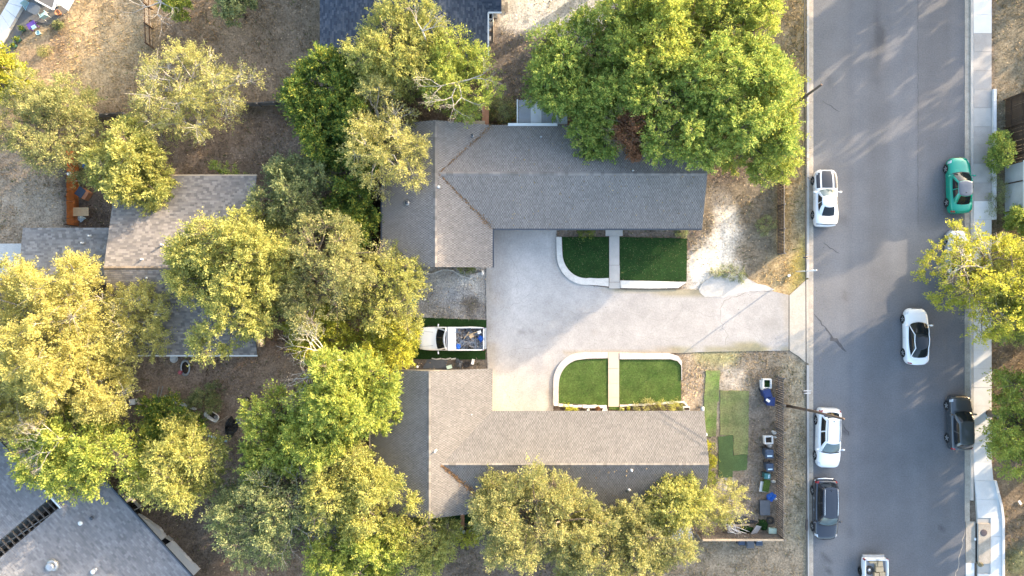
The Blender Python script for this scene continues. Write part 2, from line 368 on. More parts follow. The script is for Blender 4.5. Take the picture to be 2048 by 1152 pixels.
F = np.stack([idx[:-1, :-1], idx[:-1, 1:], idx[1:, 1:], idx[1:, :-1]], -1).reshape(-1, 4)
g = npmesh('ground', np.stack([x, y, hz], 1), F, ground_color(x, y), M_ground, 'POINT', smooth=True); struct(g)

def sheet(name, poly_px, z, m, base, paints=(), step=0.4, grain=0.08, parent=None, thick=0.16):
    """a flat paved sheet following a polygon, finely divided so that colour can vary over it; closed with a rim"""
    pts = W(poly_px); bm = bmesh.new()
    vs = [bm.verts.new((a, b, z)) for a, b in pts]; f = bm.faces.new(vs)
    if f.normal.z < 0: f.normal_flip()
    bm.normal_update()
    for f in bm.faces:
        if f.normal.z < 0: f.normal_flip()
    x0, x1 = min(p[0] for p in pts), max(p[0] for p in pts); y0, y1 = min(p[1] for p in pts), max(p[1] for p in pts)
    for ax, lo, hi in ((0, x0, x1), (1, y0, y1)):
        q = lo + step
        while q < hi:
            co = Vector((q, 0, 0)) if ax == 0 else Vector((0, q, 0)); no = Vector((1, 0, 0)) if ax == 0 else Vector((0, 1, 0))
            bmesh.ops.bisect_plane(bm, geom=bm.verts[:] + bm.edges[:] + bm.faces[:], plane_co=co, plane_no=no, dist=1e-5)
            q += step
    bd = [e for e in bm.edges if e.is_boundary]
    r = bmesh.ops.extrude_edge_only(bm, edges=bd)
    for v in [q for q in r['geom'] if isinstance(q, bmesh.types.BMVert)]: v.co.z = z - thick
    me = bpy.data.meshes.new(name); bm.to_mesh(me); bm.free()
    n = len(me.vertices); co = np.empty(n * 3, dtype=np.float32); me.vertices.foreach_get('co', co); co = co.reshape(-1, 3)
    c = sheet_colors(co[:, 0], co[:, 1], base, list(paints)) * (1 + (fbm(co[:, 0], co[:, 1], 2.5) - 0.5) * 2 * grain)[:, None]
    at = me.attributes.new('Col', 'FLOAT_COLOR', 'POINT'); c4 = np.ones((n, 4), dtype=np.float32); c4[:, :3] = c
    at.data.foreach_set('color', c4.ravel()); me.materials.append(m)
    return struct(link_mesh(name, me, parent))

def ribbon(name, path, width, z, m, parent, seed=0, jit=0.3):
    rr = random.Random(seed); pts = [Vector((*P2(*p), z)) for p in path]; fine = []
    for a, b in zip(pts[:-1], pts[1:]):
        k = max(2, int((b - a).length / 0.25))
        for i in range(k): fine.append(a.lerp(b, i / k) + Vector((rr.uniform(-1, 1), rr.uniform(-1, 1), 0)) * jit * 0.25)
    fine.append(pts[-1]); L = []; Rr = []
    for i, p in enumerate(fine):
        t = fine[min(i + 1, len(fine) - 1)] - fine[max(i - 1, 0)]; nn = Vector((-t.y, t.x, 0)).normalized()
        ww = width * rr.uniform(0.4, 1.2) * (0.25 if i in (0, len(fine) - 1) else 1) / 2
        L.append(p + nn * ww); Rr.append(p - nn * ww)
    return obj(name, MB().grid([L, Rr], smooth=False, flip=True), m, parent, world=False)

# ------------------------------------------------------------------ road, kerbs, pavement
ASPH = (0.146, 0.150, 0.162)
RP = [([(1627, -400), (1700, -400), (1700, 1600), (1627, 1600)], (0.172, 0.170, 0.172), 0.6, 0.2, 0.75),
      ([(1735, -400), (1775, -400), (1775, 1600), (1735, 1600)], (0.126, 0.126, 0.131), 0.5, 0.15, 0.8),
      ([(1836, -400), (1930, -400), (1930, 460), (1836, 460)], (0.124, 0.123, 0.128), 0.1, 0.03, 0.85),
      ([(1780, 560), (1930, 520), (1930, 1600), (1720, 1600), (1720, 800)], (0.118, 0.119, 0.126), 1.0, 0.5, 0.8),
      ([(1746, -20), (1752, -20), (1760, 45), (1772, 55), (1768, 90), (1757, 115), (1750, 90), (1748, 40)], (0.05, 0.05, 0.055), 0.25, 0.35, 0.75),
      ([(1748, 90), (1756, 90), (1756, 180), (1750, 180)], (0.08, 0.08, 0.085), 0.3, 0.3, 0.6),
      (ell(1687, 440, 7, 9), (0.07, 0.07, 0.074), 0.2, 0.3, 0.6), (ell(1690, 595, 9, 11), (0.09, 0.085, 0.08), 0.3, 0.3, 0.5),
      (ell(1662, 162, 7, 6), (0.08, 0.075, 0.07), 0.3, 0.3, 0.6), (ell(1697, 1062, 8, 6), (0.075, 0.075, 0.08), 0.2, 0.3, 0.5)]
for i, (u, v) in enumerate([(1646, 1115), (1652, 1125), (1656, 1140), (1659, 1118), (1650, 1150), (1884, 1060), (1740, 1062), (1690, 858), (1694, 870), (1689, 868), (1735, 968)]):
    RP.append((ell(u, v, 3.5, 4), (0.055, 0.055, 0.06), 0.1, 0.15, 0.8))
for i in range(26):
    xx = 1632 + i * 11.6 + random.uniform(-3, 3)
    q = random.uniform(0.80, 1.2)
    RP.append(([(xx, -400), (xx + random.uniform(2, 7), -400), (xx + random.uniform(2, 7), 1600), (xx, 1600)], tuple(c * q for c in ASPH), 0.25, 0.1, 0.5))
road = sheet('road', [(1627, -500), (1929, -500), (1931, 1700), (1626, 1700)], -0.004, M_asphalt, ASPH, RP, 0.45, 0.05)
ribbon('crack', [(1628, 628), (1645, 648), (1660, 668), (1672, 684), (1690, 700)], 0.13, 0.003, M_seal, road, 1)
ribbon('crack', [(1660, 672), (1676, 686), (1693, 704)], 0.28, 0.004, M_seal, road, 2, 0.5)
ribbon('crack', [(1648, 486), (1660, 495), (1680, 507)], 0.08, 0.003, M_seal, road, 3)
ribbon('crack', [(1645, 200), (1660, 212), (1680, 224)], 0.06, 0.003, M_seal, road, 4)
ribbon('crack', [(1930, 1060), (1922, 1100), (1912, 1152), (1905, 1200)], 0.07, 0.003, M_conc_warm, road, 5)
ribbon('crack', [(1685, 850), (1697, 865), (1698, 872)], 0.10, 0.003, M_seal, road, 6)
ribbon('seam', [(1836, -400), (1836, 455)], 0.05, 0.003, M_seal, road, 7, 0.1)

def strips(name, piece, x0, x1, y0, y1, n, z0, z1, m, gap=0.012):
    """a run of cast pieces along the street, one object per piece"""
    root = struct(obj(name, MB().prism([P2(x0 + 1, y0), P2(x1 - 1, y0), P2(x1 - 1, y1), P2(x0 + 1, y1)], z0 - 0.06, z0 + 0.004), M_concrete, None))
    L = (y1 - y0) / n; a = P2(x0, y0); b = P2(x1, y0 + L); me = None
    for i in range(n):
        c = P(0.5 * (x0 + x1), y0 + (i + 0.5) * L)
        if me is None:
            o = obj(piece, MB().box((0, 0, (z0 + z1) / 2), (abs(b[0] - a[0]), abs(b[1] - a[1]) - gap, z1 - z0)), m, root, world=False); me = o.data
        else: o = link_mesh(piece, me, root)
        o.location = c
    return root
strips('gutter', 'gutter_block', 1617, 1626.6, -300, 562, 12, -0.05, 0.016, M_conc_warm)
strips('gutter', 'gutter_block', 1617, 1626.6, 562, 728, 3, -0.05, 0.018, M_conc_warm)
strips('gutter', 'gutter_block', 1617, 1626.4, 728, 1450, 10, -0.05, 0.016, M_conc_warm)
strips('kerb', 'kerb_block', 1612.5, 1617, -300, 556, 12, -0.05, 0.13, M_concrete)
strips('kerb', 'kerb_block', 1612.5, 1617, 730, 1450, 10, -0.05, 0.13, M_concrete)
strips('gutter', 'gutter_block', 1929.4, 1939.5, -300, 1043, 18, -0.05, 0.016, M_conc_warm)
strips('kerb', 'kerb_block', 1939.5, 1945, -300, 1000, 18, -0.05, 0.14, M_concrete)
strips('gutter', 'gutter_block', 1931.5, 1950.5, 1043, 1126, 1, -0.06, 0.0125, M_conc_warm)
strips('gutter', 'gutter_block', 1931.5, 1948.5, 1126, 1400, 4, -0.05, 0.018, M_conc_pale)
side = struct(obj('sidewalk', MB().prism([P2(1947, -250), P2(1980, -250), P2(1980, 960), P2(2001, 1060), P2(2001, 1390), P2(1956, 1390), P2(1954, 1050), P2(1947, 960)], -0.06, 0.085), M_concrete))
def sw_edges(yy):
    t = min(max((yy - 930) / 110.0, 0), 1); t = t * t * (3 - 2 * t)
    return 1945.5 + 8.5 * t + (0 if yy < 1043 else 0), 1981 + 20 * t
M_slabs = [M_conc_pale, M_concrete, mat('slab_worn', (0.36, 0.335, 0.31), 0.85, 0.14, 1.0, 0.1, 20, 0.15, 40), mat('slab_cool', (0.64, 0.64, 0.635), 0.85, 0.09, 1.0, 0.07, 20, 0.15, 40)]
yy = -230.0; k = 0
while yy < 1390:
    y2 = yy + 37.2
    m = M_slabs[0] if yy < 40 else (M_slabs[2] if yy < 400 else M_slabs[3])
    if 160 < yy < 400 and k % 3 == 0: m = M_slabs[1]
    a0, b0 = sw_edges(yy); a1, b1 = sw_edges(y2)
    if 1030 < yy < 1120: a0 = a1 = 1979.5
    g_ = 0.22
    mb = MB().prism([P2(a0, yy + g_), P2(b0, yy + g_), P2(b1, y2 - g_), P2(a1, y2 - g_)], 0.0, 0.13 + 0.006 * ((k * 7) % 3))
    obj('slab', mb, m, side, world=False); yy = y2; k += 1
inlet = thing('storm_drain_inlet', 'concrete storm drain inlet with a round iron lid set into the sidewalk', 'storm drain', P(1966, 1085))
obj('box', MB().prism([P2(1954.5, 1046), P2(1978.6, 1046), P2(1978.6, 1126), P2(1954.5, 1126)], -0.05, 0.16), M_conc_warm, inlet)
obj('manhole_cover', MB().lathe(tuple(P(1967.5, 1065.5, 0.16)), [(0.29, 0.0), (0.29, 0.012), (0.26, 0.018), (0.02, 0.02)], 24), M_iron, inlet)
obj('opening', MB().prism([P2(1950.8, 1047), P2(1954.4, 1047), P2(1954.4, 1124), P2(1950.8, 1124)], -0.3, 0.005), M_void, inlet)
rw = thing('low_wall', 'low white concrete wall edging the sidewalk in front of the dark fence', 'wall', P(1985, 300))
for a in range(180, 440, 26):
    obj('wall_block', MB().prism([P2(1981.6, a + .2), P2(1987.6, a + .2), P2(1987.6, a + 25.8), P2(1981.6, a + 25.8)], 0, 0.34), M_conc_pale, rw)
kb = thing('kerb_edging', 'white raised concrete edge curving along the outer side of the lower sidewalk', 'kerb', P(1998, 1050))
for i in range(14):
    y0 = 960 + i * 26; y1 = y0 + 25.6
    e0 = sw_edges(y0)[1] + 0.6; e1 = sw_edges(y1)[1] + 0.6
    obj('edging_block', MB().prism([P2(e0, y0), P2(e0 + 4.6, y0), P2(e1 + 4.6, y1), P2(e1, y1)], -0.02, 0.21), M_conc_pale, kb)

# ------------------------------------------------------------------ driveway and yard paving
DRV = [(975, 456), (1113, 456), (1113, 500), (1118, 530), (1135, 555), (1160, 568), (1215, 575), (1243, 579), (1372, 579), (1398, 579), (1412, 560), (1446, 549), (1488, 553), (1540, 581), (1577, 590),
       (1577, 701), (1400, 704), (1360, 706), (1215, 706), (1165, 711), (1135, 735), (1117, 765), (1108, 806), (1106, 822), (978, 822), (974, 700), (972, 560)]
DP = [([(975, 456), (1113, 456), (1120, 540), (1180, 600), (1050, 700), (970, 700)], (0.43, 0.415, 0.40), 3, 1.5, 0.9),  # shaded west part painted lighter than the sunlit rest, evening the light
      (ell(1010, 485, 5, 16), (0.16, 0.155, 0.15), 0.25, 0.5, 0.85), (ell(990, 600, 12, 14), (0.5, 0.42, 0.34), 0.6, 0.6, 0.5),
      (ell(1043, 667, 9, 4), (0.14, 0.13, 0.12), 0.2, 0.4, 0.8), (ell(1062, 663, 6, 3), (0.16, 0.15, 0.14), 0.2, 0.3, 0.7),
      (ell(1192, 665, 5, 6), (0.33, 0.28, 0.22), 0.2, 0.2, 0.7), (ell(1291, 661, 2, 2), (0.2, 0.19, 0.17), 0.1, 0.1, 0.8), (ell(1386, 658, 2, 2), (0.2, 0.19, 0.17), 0.1, 0.1, 0.8),
      (ell(1545, 645, 14, 12), (0.28, 0.265, 0.245), 0.3, 0.9, 0.6),
      ([(1000, 720), (1110, 720), (1104, 822), (980, 822)], (0.43, 0.395, 0.35), 2, 1.2, 0.7),
      ([(1340, 694), (1580, 690), (1580, 706), (1340, 708)], (0.25, 0.225, 0.13), 0.25, 0.55, 0.9), ([(1200, 572), (1400, 574), (1420, 590), (1200, 582)], (0.27, 0.235, 0.15), 0.15, 0.35, 0.85),
      ([(1120, 700), (1360, 700), (1360, 708), (1130, 712)], (0.30, 0.25, 0.18), 0.15, 0.3, 0.8), ([(1095, 740), (1110, 730), (1110, 822), (1100, 822)], (0.33, 0.28, 0.21), 0.3, 0.35, 0.8), ([(1104, 456), (1115, 456), (1122, 545), (1108, 530)], (0.31, 0.29, 0.26), 0.2, 0.3, 0.7),
      ([(968, 456), (982, 456), (984, 660), (968, 660)], (0.33, 0.30, 0.26), 0.3, 0.4, 0.7), ([(1566, 588), (1580, 588), (1580, 702), (1570, 702)], (0.34, 0.30, 0.25), 0.2, 0.3, 0.7), (ell(1120, 640, 70, 30), (0.37, 0.355, 0.34), 2, 1.5, 0.6), (ell(1250, 630, 60, 16), (0.30, 0.285, 0.27), 1.5, 1.2, 0.5), (ell(1420, 660, 70, 18), (0.315, 0.295, 0.275), 1.5, 1.2, 0.6),
      ([(972, 690), (992, 690), (990, 822), (976, 822)], (0.36, 0.30, 0.22), 0.5, 0.5, 0.6)]
drv = sheet('driveway', DRV, 0.03, M_paved, (0.345, 0.328, 0.312), DP, 0.35, 0.16)
patch = sheet('driveway_patch', [(1397, 578), (1405, 566), (1425, 552), (1446, 545), (1470, 546), (1485, 549), (1490, 552), (1505, 566), (1530, 570), (1549, 579), (1545, 581), (1500, 583), (1456, 590), (1448, 596), (1430, 593), (1410, 594), (1400, 586)],
              0.042, M_paved, (0.45, 0.425, 0.39), [], 0.4, 0.05)
apron = sheet('driveway_apron', [(1578.6, 592), (1579, 590), (1612, 560), (1616.6, 558), (1616.6, 727), (1610, 724), (1598, 713), (1578.6, 701)], 0.05, M_paved, (0.44, 0.39, 0.325), [(ell(1612, 700, 10, 20), (0.4, 0.36, 0.3), 0.5, 0.4, 0.6)], 0.4, 0.05)
for i, pth in enumerate([[(1445, 606), (1439, 625), (1445, 655), (1455, 670), (1452, 692)], [(1440, 610), (1460, 595), (1500, 582), (1545, 584)], [(1360, 600), (1372, 618), (1400, 628), (1430, 634)],
                         [(1000, 770), (1018, 790), (1032, 818)], [(1240, 620), (1300, 640), (1370, 636)], [(1460, 640), (1500, 660), (1530, 690)], [(1000, 620), (1050, 600), (1080, 560)], [(1020, 500), (1034, 560), (1033, 590)],
                         [(1180, 690), (1250, 668), (1330, 680), (1390, 672)], [(985, 720), (1020, 700), (1100, 690)], [(1100, 600), (1150, 630), (1200, 625)]]):
    ribbon('crack', pth, 0.045 if i < 2 else 0.016, 0.034, M_crack, drv, 20 + i, 0.5)

def turf(name, label, poly, m, z0=0.05):
    if name == 'turf_mat':
        q = []
        for (a, b), (c_, d_) in zip(poly, poly[1:] + poly[:1]):
            k = max(1, int(math.hypot(c_ - a, d_ - b) / 5)); q += [(a + (c_ - a) * i / k + random.uniform(-.9, .9), b + (d_ - b) * i / k + random.uniform(-.9, .9)) for i in range(k)]
        poly = q
    mb = MB().prism([P2(a, b) for a, b in poly], -0.05, z0)
    o = tag(obj(name, mb, m), label, 'artificial turf', 'artificial turf panels by the walkways')
    return o
def arc(cx, cy, rx, ry, a0, a1, n=12): return [(cx + rx * math.cos(R(a0 + (a1 - a0) * i / n)), cy + ry * math.sin(R(a0 + (a1 - a0) * i / n))) for i in range(n + 1)]
TN1 = [(1124, 474), (1217, 474), (1218, 556), (1180, 557)] + arc(1172, 505, 47, 51, 80, 170, 9)
TN2 = [(1239, 474), (1374, 477), (1373, 563), (1240, 560)]
TS1 = [(1215.5, 717), (1215.5, 811), (1190, 809), (1117, 806), (1117, 775)] + arc(1164, 768, 46, 49, 190, 258, 8)
TS2 = [(1238.5, 719), (1340, 719), (1354, 722), (1361, 731), (1362, 801), (1300, 806), (1238.5, 808)]
turf('artificial_turf', 'dark green turf with a rounded corner left of the north walkway', TN1, M_turf_dark)
turf('artificial_turf', 'wide rectangular dark green turf right of the north walkway', TN2, M_turf_dark)
turf('artificial_turf', 'bright green turf with a rounded corner left of the south walkway', TS1, M_turf)
turf('artificial_turf', 'bright green rectangular turf right of the south walkway', TS2, M_turf)
turf('turf_strip', 'green turf strip under the white pickup truck full of scrap', [(770, 632), (973, 640), (971, 719), (770, 718)], M_turf_dark, 0.03)
turf('turf_mat', 'narrow light green turf mat nearest the south house end wall', [(1412, 741), (1440, 741), (1438, 802), (1434, 805), (1432, 872), (1407, 873), (1408, 800)], mat('turf_faded', (0.12, 0.20, 0.04), 0.9, 0.28, 1.2, 0.38, 9, 0.8, 22, tint=(0.20, 0.20, 0.085)), 0.03)
turf('turf_mat', 'faded yellow green turf mat between the house end and the wood fence', [(1440.5, 781), (1498, 781), (1496, 908), (1467, 909), (1467, 870), (1440.5, 870)], mat('turf_yellow', (0.12, 0.155, 0.05), 0.9, 0.28, 1.0, 0.38, 9, 0.8, 22, tint=(0.22, 0.21, 0.09)), 0.027)
turf('turf_mat', 'dark green turf mat with a notched lower edge by the yellow shrubs', [(1437, 874), (1466, 871), (1466, 910), (1495, 909), (1494, 939), (1466, 942), (1465, 956), (1437, 955)], mat('turf_mid', (0.068, 0.110, 0.036), 0.9, 0.2, 0.7, 0.3, 12, 0.5, 25), 0.030)
turf('turf_patch', 'strip of dark green turf behind the south house gable end', [(870, 1012), (968, 1012), (968, 1046), (870, 1046)], M_turf_dark, 0.03)

def offset_band(inner, outer, name, label, m, cat='edging', z=0.14, piece='edging_piece', step=1):
    root = thing(name, label, cat, P(*inner[len(inner) // 2]))
    for i in range(len(inner) - 1):
        mb = MB().prism([P2(*inner[i]), P2(*inner[i + 1]), P2(*outer[i + 1]), P2(*outer[i])], -0.04, z)
        obj(piece, mb, m, root)
    return root
M_edge_n = mat('painted_edging', (0.56, 0.54, 0.50), 0.85, 0.16, 2.2, 0.12, 14, 0.15, 30)
M_edge_s = mat('pebble_edging', (0.50, 0.45, 0.40), 0.95, 0.15, 2, 0.25, 16, 0.8, 16)
ci = [(1123, 474), (1124, 500)] + arc(1172, 505, 47.6, 51.6, 170, 80, 9) + [(1195, 557), (1217, 556)]
co = [(1112.5, 474), (1113, 500)] + arc(1172, 508, 59, 62, 172, 84, 9) + [(1196, 571), (1217, 573)]
offset_band(ci, co, 'curved_edging', 'smooth white concrete edging curving around the north rounded turf', M_edge_n)
offset_band([(1240, 561), (1300, 562), (1373, 564)], [(1241, 576), (1300, 577), (1356, 576)], 'straight_edging', 'straight white concrete edging along the wide north turf', M_edge_n)
ci = [(1117, 806), (1117, 775)] + arc(1164, 768, 46.6, 49.6, 190, 258, 8) + [(1175, 717), (1215.5, 716)]
co = [(1106, 810), (1106.5, 775)] + arc(1163, 766, 57, 61, 190, 258, 8) + [(1170, 704), (1215.5, 704.5)]
offset_band(ci, co, 'curved_edging', 'pebbled pale edging curving around the south rounded turf', M_edge_s)
offset_band([(1238.5, 718), (1290, 718), (1340, 718), (1355, 722), (1362, 731), (1362.5, 760)], [(1238.5, 705), (1290, 706), (1338, 706), (1356, 712), (1363, 722), (1363.5, 760)], 'straight_edging', 'pebbled pale edging along the top of the south rectangular turf', M_edge_s)
# walkways, slab by slab
wk = thing('walkway', 'grey concrete walkway between the two dark north turf panels', 'walkway', P(1228, 515))
for a, b, c0, c1 in ((458, 472, 1211, 1245), (472.3, 530, 1218.4, 1238.4), (530.6, 564, 1218.4, 1239), (564.6, 577, 1218, 1240)):
    obj('slab', MB().prism([P2(c0, a), P2(c1, a), P2(c1, b), P2(c0, b)], -0.05, 0.10), M_concrete, wk)
wk = thing('walkway', 'tan concrete walkway between the two bright south turf panels', 'walkway', P(1227, 760))
M_walk = mat('walk_tan', (0.52, 0.42, 0.32), 0.85, 0.07, 1, 0.05, 20)
for a, b in ((704.4, 736.5), (737, 766), (766.5, 795), (795.5, 813)):
    obj('slab', MB().prism([P2(1216.3, a), P2(1237.8, a), P2(1237.8, b), P2(1216.3, b)], -0.05, 0.11), M_walk, wk)
# block edging of the south flower bed
def block_row(name, label, path, n, m, size=(0.42, 0.20, 0.18), jit=0.15, seed=1, cat='edging', piece='block'):
    rr = random.Random(seed); pts = [P(*p) for p in path]; seg = [(b - a).length for a, b in zip(pts[:-1], pts[1:])]; T = sum(seg)
    root = thing(name, label, cat, P(*path[0])); me = None
    for i in range(n):
        d = (i + 0.5) / n * T; k = 0
        while k < len(seg) - 1 and d > seg[k]: d -= seg[k]; k += 1
        t = (pts[k + 1] - pts[k]).normalized(); p = pts[k] + t * d; an = math.atan2(t.y, t.x)
        if me is None:
            o = obj(piece, MB().box((0, 0, size[2] / 2), size, taper=1.05), m, root, world=False); me = o.data
        else: o = link_mesh(piece, me, root)
        o.location = p - Vector(root.location) + Vector((0, rr.uniform(-.02, .02), 0)); o.rotation_euler = (0, 0, an + rr.uniform(-jit, jit) * 0.5)
        o.scale = (rr.uniform(0.85, 1.05) * T / n / size[0] * 0.97, rr.uniform(0.8, 1.2), rr.uniform(0.8, 1.2))
    return root
block_row('stone_edging', 'row of white blocks below the south rounded turf', [(1107, 809), (1145, 812), (1213, 813)], 11, M_stone, seed=2)
block_row('stone_edging', 'slanting line of white blocks below the south rectangular turf', [(1239, 811), (1290, 809), (1364, 803)], 14, M_stone, (0.36, 0.13, 0.16), 0.05, 3)
block_row('stone_edging', 'loose white bricks beside the turf under the pickup truck', [(863, 717), (890, 718), (912, 717)], 5, M_stone, (0.3, 0.09, 0.1), 0.5, 4)
block_row('stone_edging', 'thin wavy stone border below the north house west wing', [(800, 541), (812, 543), (834, 541), (862, 548), (885, 540), (905, 541), (922, 552), (938, 556), (955, 551), (966, 543)], 24, M_stone, (0.3, 0.09, 0.14), 0.15, 5)
for (a, b, rz, l) in ((945, 551, .2, 'flat grey stone at the right end of the wavy border'), (957, 548, .35, 'flat grey stone next to the house corner on the wavy border')):
    p = P(a, b, 0.0); tag(obj('flat_stone', MB().box((p.x, p.y, .1), (.45, .22, .2), rz), M_concrete), l, 'stone')

# ------------------------------------------------------------------ houses
PAL_N = [(0.215, 0.194, 0.176), (0.275, 0.249, 0.226), (0.142, 0.129, 0.119)]
PAL_S = [(0.178, 0.166, 0.152), (0.225, 0.210, 0.194), (0.128, 0.119, 0.110)]
PAL_W = [(0.225, 0.203, 0.184), (0.275, 0.248, 0.224), (0.178, 0.163, 0.153)]
PAL_B = [(0.060, 0.074, 0.098), (0.085, 0.098, 0.122), (0.045, 0.057, 0.080)]
PAL_SW = [(0.195, 0.194, 0.200), (0.218, 0.217, 0.222), (0.172, 0.172, 0.180)]
def shingles(polys, parent, pal, seed, tab=0.095, course=0.145, mode='regular'):
    """overlapping shingle tabs laid in courses over planar convex polygons (points in world space)"""
    rr = np.random.default_rng(seed); V = []; Cc = []
    off = np.array(ORG[parent.name])
    for poly in polys:
        p = np.array(poly, float); n = np.cross(p[1] - p[0], p[2] - p[0]); n /= np.linalg.norm(n)
        if n[2] < 0: n = -n
        u = np.cross((0, 0, 1), n); u /= np.linalg.norm(u); v = np.cross(n, u); o = p[0]
        uv = np.stack([(p - o) @ u, (p - o) @ v], 1)
        v0, v1 = uv[:, 1].min(), uv[:, 1].max(); rows = int((v1 - v0) / course) + 1
        for r in range(rows):
            a = v0 + r * course; b = min(a + course, v1); mid = (a + b) / 2
            xs = []
            for i in range(len(uv)):
                (x0, y0), (x1, y1) = uv[i], uv[(i + 1) % len(uv)]
                if (y0 > mid) != (y1 > mid): xs.append(x0 + (mid - y0) / (y1 - y0) * (x1 - x0))
            if len(xs) < 2: continue
            lo, hi = min(xs), max(xs)
            ki = math.floor(lo / tab) - 1
            st = lo - rr.random() * tab if mode == 'random' else ki * tab
            e = np.arange(st, hi + tab, tab)
            if mode == 'random': e = e + (rr.random(len(e)) - .5) * tab * 0.5
            e = np.clip(e, lo, hi); k = np.nonzero(np.diff(e) > 0.02)[0]; m = len(k)
            if not m: continue
            e0, e1 = e[k], e[k + 1]
            if mode == 'regular':
                dark = ((k + ki + r) % 2 == 0); lift = np.where(dark, 0.010, 0.020) + rr.random(m) * 0.004
                base = np.where(dark[:, None], np.array(pal[2]), np.array(pal[1])) * 0.62 + np.array(pal[0]) * 0.38
                c = base * (0.84 + 0.32 * rr.random((m, 1)))
            else:
                lift = 0.014 + rr.random(m) * 0.012
                c = np.array(pal)[rr.integers(0, 3, m)] * (0.88 + 0.24 * rr.random((m, 1)))
            A = o + np.outer(e0, u) + a * v + np.outer(lift, n); B = o + np.outer(e1, u) + a * v + np.outer(lift, n)
            Ct = o + np.outer(e1, u) + (b + 0.02) * v + 0.006 * n; D = o + np.outer(e0, u) + (b + 0.02) * v + 0.006 * n
            A2 = A - np.outer(lift, n); B2 = B - np.outer(lift, n)
            V.append(np.stack([A, B, Ct, D, A2, B2, B, A], 1).reshape(-1, 3)); Cc.append(np.repeat(c, 2, 0))
    V = np.concatenate(V) - off; Fq = np.arange(len(V)).reshape(-1, 4)
    s = npmesh('shingles', V, Fq, np.concatenate(Cc), M_shingle, 'FACE', parent); s['kind'] = 'stuff'
    return s
def deck(polys, parent, name='roof', thick=0.10):
    mb = MB()
    for poly in polys:
        p = [Vector(q) for q in poly]; n = (p[1] - p[0]).cross(p[2] - p[0])
        if n.z < 0: p = p[::-1]
        k = len(p); vs = [q for q in p] + [q - Vector((0, 0, thick)) for q in p]
        mb.add(vs, [tuple(range(k)), tuple(range(2 * k - 1, k - 1, -1))] + [(i, k + i, k + (i + 1) % k, (i + 1) % k) for i in range(k)])
    return obj(name, mb, M_underroof, parent)
def ridge(a, b, parent, pal, seed=0):
    a = Vector(a); b = Vector(b); n = int((b - a).length / 0.28); t = (b - a).normalized(); sd = Vector((-t.y, t.x, 0)).normalized(); mb = MB(); rr = random.Random(seed)
    for i in range(n):
        p0 = a + t * (i * 0.28); p1 = a + t * (i * 0.28 + 0.30); c = Vector(pal[0]) * rr.uniform(0.8, 1.25); q = 0.02 + 0.012
        vs = [p0 + sd * .15 + Vector((0, 0, -.02)), p0 + Vector((0, 0, .05)), p0 - sd * .15 + Vector((0, 0, -.02)), p1 + sd * .15 + Vector((0, 0, -.035)), p1 + Vector((0, 0, .03)), p1 - sd * .15 + Vector((0, 0, -.035))]
        mb.add(vs, [(0, 1, 4, 3), (1, 2, 5, 4), (0, 2, 1)], tuple(c))
    o = obj('ridge_cap', mb, M_shingle, parent); return o
def gutter(a, b, parent, m, z, out=(0, 0)):
    a = Vector((a[0] + out[0], a[1] + out[1], z)); b = Vector((b[0] + out[0], b[1] + out[1], z)); d = b - a
    obj('gutter', MB().box(tuple((a + b) / 2), (d.length, 0.12, 0.12), math.atan2(d.y, d.x)), m, parent)
def vent(parent, px, py, z, h=0.35, r=0.06, m=None, wide=False):
    p = P(px, py, z)
    o = obj('roof_vent', MB().lathe((p.x, p.y, z - 0.15), [(r, 0), (r, h + .15)], 10) if not wide else MB().lathe((p.x, p.y, z - 0.1), [(r * .8, 0), (r * .8, h), (r, h), (r, h + .04)], 14), m or M_galv, parent)
    obj('vent_cap', MB().lathe((p.x, p.y, z + h), [(r * 1.35, -.01), (r * 1.4, .04), (r * .7, .09), (0.01, .10)], 12), m or M_galv, o)
    obj('flashing', MB().lathe((p.x, p.y, z - .02), [(r * 2.4, 0), (r * 1.2, .06)], 12), M_galv, o)
def walls(parent, rects, m):
    mb = MB()
    for x0, x1, y0, y1, z in rects: mb.box(((x0 + x1) / 2, (y0 + y1) / 2, z / 2 - .05), (x1 - x0, y1 - y0, z + .1))
    return obj('wall', mb, m, parent)

